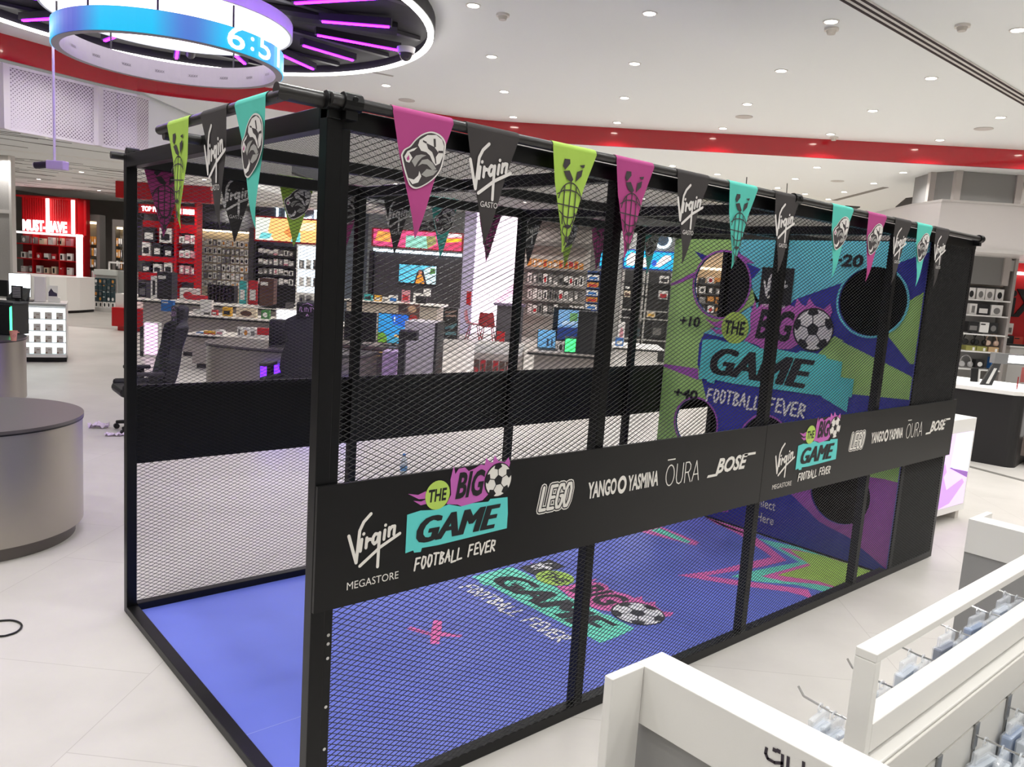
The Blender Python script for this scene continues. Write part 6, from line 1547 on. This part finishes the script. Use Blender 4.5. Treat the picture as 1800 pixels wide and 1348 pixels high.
# black table with white top and devices
bl, _ = PA(1690, 812, 6.9)
p0 = PZ(1715, 812, 0); p1 = PZ(1781, 824, 0)
zt = .92
tl = PZ(1690, 680, zt); tr = PZ(1800, 692, zt)
t = thing('device_table', 'black table with bright white top showing phones, at the right behind the cage', 'table', (p1.x, p1.y, 0), math.atan2(p1.y-p0.y, p1.x-p0.x))
MB().box(-1.6,-.12,.0,1.2,0,zt-.05).cyl((-.12,.12,0),(-.12,.12,zt-.05),.12,24).box(-.2,0,.12,1.2,0,zt-.05).build('body', mat('table_black', (20,18,19), .5), t)
MB().prism([(-1.6,-.03),(-.1,-.03),(.03,.1),(.03,1.2),(-1.6,1.2)], zt-.05, zt).build('tabletop', WHT, t, bevel=.004)
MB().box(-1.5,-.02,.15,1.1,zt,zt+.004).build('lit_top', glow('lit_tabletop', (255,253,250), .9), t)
MB().box(.02,.06,.3,1.2,.35,.75).build('lit_side', glow('lit_side', (255,250,244), 1.2), t); MB().box(.0,.3,.35,1.2,.12,.35).build('side_base', mat('side_base_grey', (120,108,102), .5), t)
Mt = Matrix.Translation((p1.x,p1.y,0)) @ Matrix.Rotation(t.rotation_euler.z, 4, 'Z')
def on_dev(px, y): q = PZ(px, y, zt+.005); return q
q = on_dev(1712, 671); o = MB().box(-.045,.045,0,.012,0,.17).box(.047,.075,.01,.03,0,.16,1).build('phone', [BLK, LGRY], loc=q, rz=SR); o.rotation_euler.x = -.12; tag(o, 'black phone standing upright on the white table top at right', 'phone')
q = on_dev(1735, 677); t = thing('phone_display_stand', 'black slanted display arm with grey edge on the white table top at right', 'stand', q, SR)
m = MB(); m.add([(-.08,0,0),(.06,0,0),(.20,.12,.30),(.12,.12,.30),(-.08,.03,0),(.06,.03,0),(.20,.16,.30),(.12,.16,.30)], [(0,1,2,3),(7,6,5,4),(0,4,5,1),(1,5,6,2),(2,6,7,3),(3,7,4,0)]); m.build('arm', BLK, t)
m = MB(); m.add([(-.02,-.003,.02),(.02,-.003,.02),(.175,.116,.28),(.14,.116,.28)], [(0,1,2,3)]); m.build('grey_strip', LGRY, t)
MB().box(.10,.55,.10,.22,.27,.40).build('head', mat('stand_head_grey', (112,112,112), .5), t); MB().box(.26,.56,.097,.1,.29,.385).build('lit_screen', glow('stand_screen', (255,255,255), 2.5), t)
q = on_dev(1788, 684); o = MB().box(-.012,.012,0,.01,0,.15).build('phone', DRED, loc=q, rz=SR+.9); tag(o, 'dark red phone seen edge on near the right edge of the picture', 'phone')
q = on_dev(1797, 672); o = MB().box(-.03,.06,0,.012,0,.2).build('phone', mat('phone_rose', (176,96,92), .4), loc=q, rz=SR+.3); tag(o, 'rose coloured phone at the right edge of the picture', 'phone')
# things on a shelf before the red wall
b, z = PA(1775, 606, 10.0)
t = thing('wall_counter', 'pale counter carrying dark boxed goods in front of the red wall', 'counter', AB(9.75, b-.06, 0), SR)
MB().box(-.06,1.6,0,.4,0,z-.02).build('body', LGRY, t); MB().box(-.08,1.62,-.02,.42,z-.02,z).build('top', WHT, t)
packbox('product_box', 'black boxed device on the pale counter before the red wall', 'box', None, 9.9, PA(1770,604,9.9)[0], z, .17, .14, .12, pk, pw, 4)
packbox('product_box', 'orange red box right of the black one before the red wall', 'box', None, 9.92, PA(1789,604,9.92)[0], z, .13, .13, .1, P('coral',(186,64,48)), pk, 4)
NOUN['coral'] = 'coral'
packbox('price_card', 'white price card with grey lines on the red wall counter', 'card', None, 10.05, PA(1771,590,10.05)[0], z+.15, .13, .17, .01, pw, pg, 0)
t = thing('keyboard', 'black keyboard lying on the front of the pale counter by the red wall', 'keyboard', AB(9.72, PA(1776,612,9.7)[0], z), SR); MB().box(-.05,.5,.02,.14,0,.02).build('base', BLK, t); MB().box(-.03,.48,.03,.13,.02,.026).build('keys', DGRY, t)
# lightbox plinth
p0 = PZ(1640, 921, 0.03); p1 = PZ(1692, 905, 0.03)
d_ = Vector((p1.x-p0.x, p1.y-p0.y)).normalized(); rz = math.atan2(d_.y, d_.x)
t = thing('lightbox_plinth', 'white low plinth with a glowing lilac picture on its front, beside the cage end', 'plinth', (p1.x, p1.y, 0), rz)
wl = 1.05; hl_ = .92
MB().box(-wl,0,.0,.62,.085,hl_).build('body', WHT, t, bevel=.004); MB().box(-wl+.03,-wl+.1,.03,.6,0,.085).box(-.085,-.02,.03,.6,0,.085).build('foot', mat('plinth_foot', (206,200,192), .5), t)
MB().box(-wl+.05,-.045,-.004,.0,.15,.80).build('lit_picture', glow('lightbox_lilac', (220,190,238), .75), t)
T = plane((-wl+.05,-.0045,.15),(wl-.095,0,0),(0,0,.65),.001); g = MB()
g.poly([(.62,.55),(1,.45),(1,1),(.66,1)], T, 0, 1); g.poly([(.60,.55),(.64,.55),(1,.36),(1,.44)], T, 1, 2); g.poly([(.45,.0),(.7,.05),(.95,.30),(.9,.36),(.6,.25),(.5,.45),(.44,.3)], T, 2, 2); g.poly([(.40,.3),(.55,.5),(.5,.62),(.42,.5)], T, 2, 3)
g.build('picture_print', [glow('lb_pale', (206,220,244), .8), glow('lb_violet', (140,96,170), .6), glow('lb_mauve', (190,146,214), .7)], t)
# dark strip let into the floor
q0, q1 = PZ(1700,819,0), PZ(1830,853,0); dn = (q1-q0).normalized(); nn = Vector((-dn.y,dn.x,0))*.045
o = MB().prism([(v.x,v.y) for v in (q0-nn-dn*1.5,q1-nn,q1+nn,q0+nn-dn*1.5)], 0, .002).build('trim_13', mat('floor_strip_grey', (112,110,104), .5)); struct(o)
dq = [l for l, v in LABELS.items() if len(v) > 1]
lw = [l for l in LABELS if not 4 <= len(l.split()) <= 16]
print('LONG', len(lw), lw[:60])
if dq: print('DUPLICATE LABELS', len(dq), dq[:12])
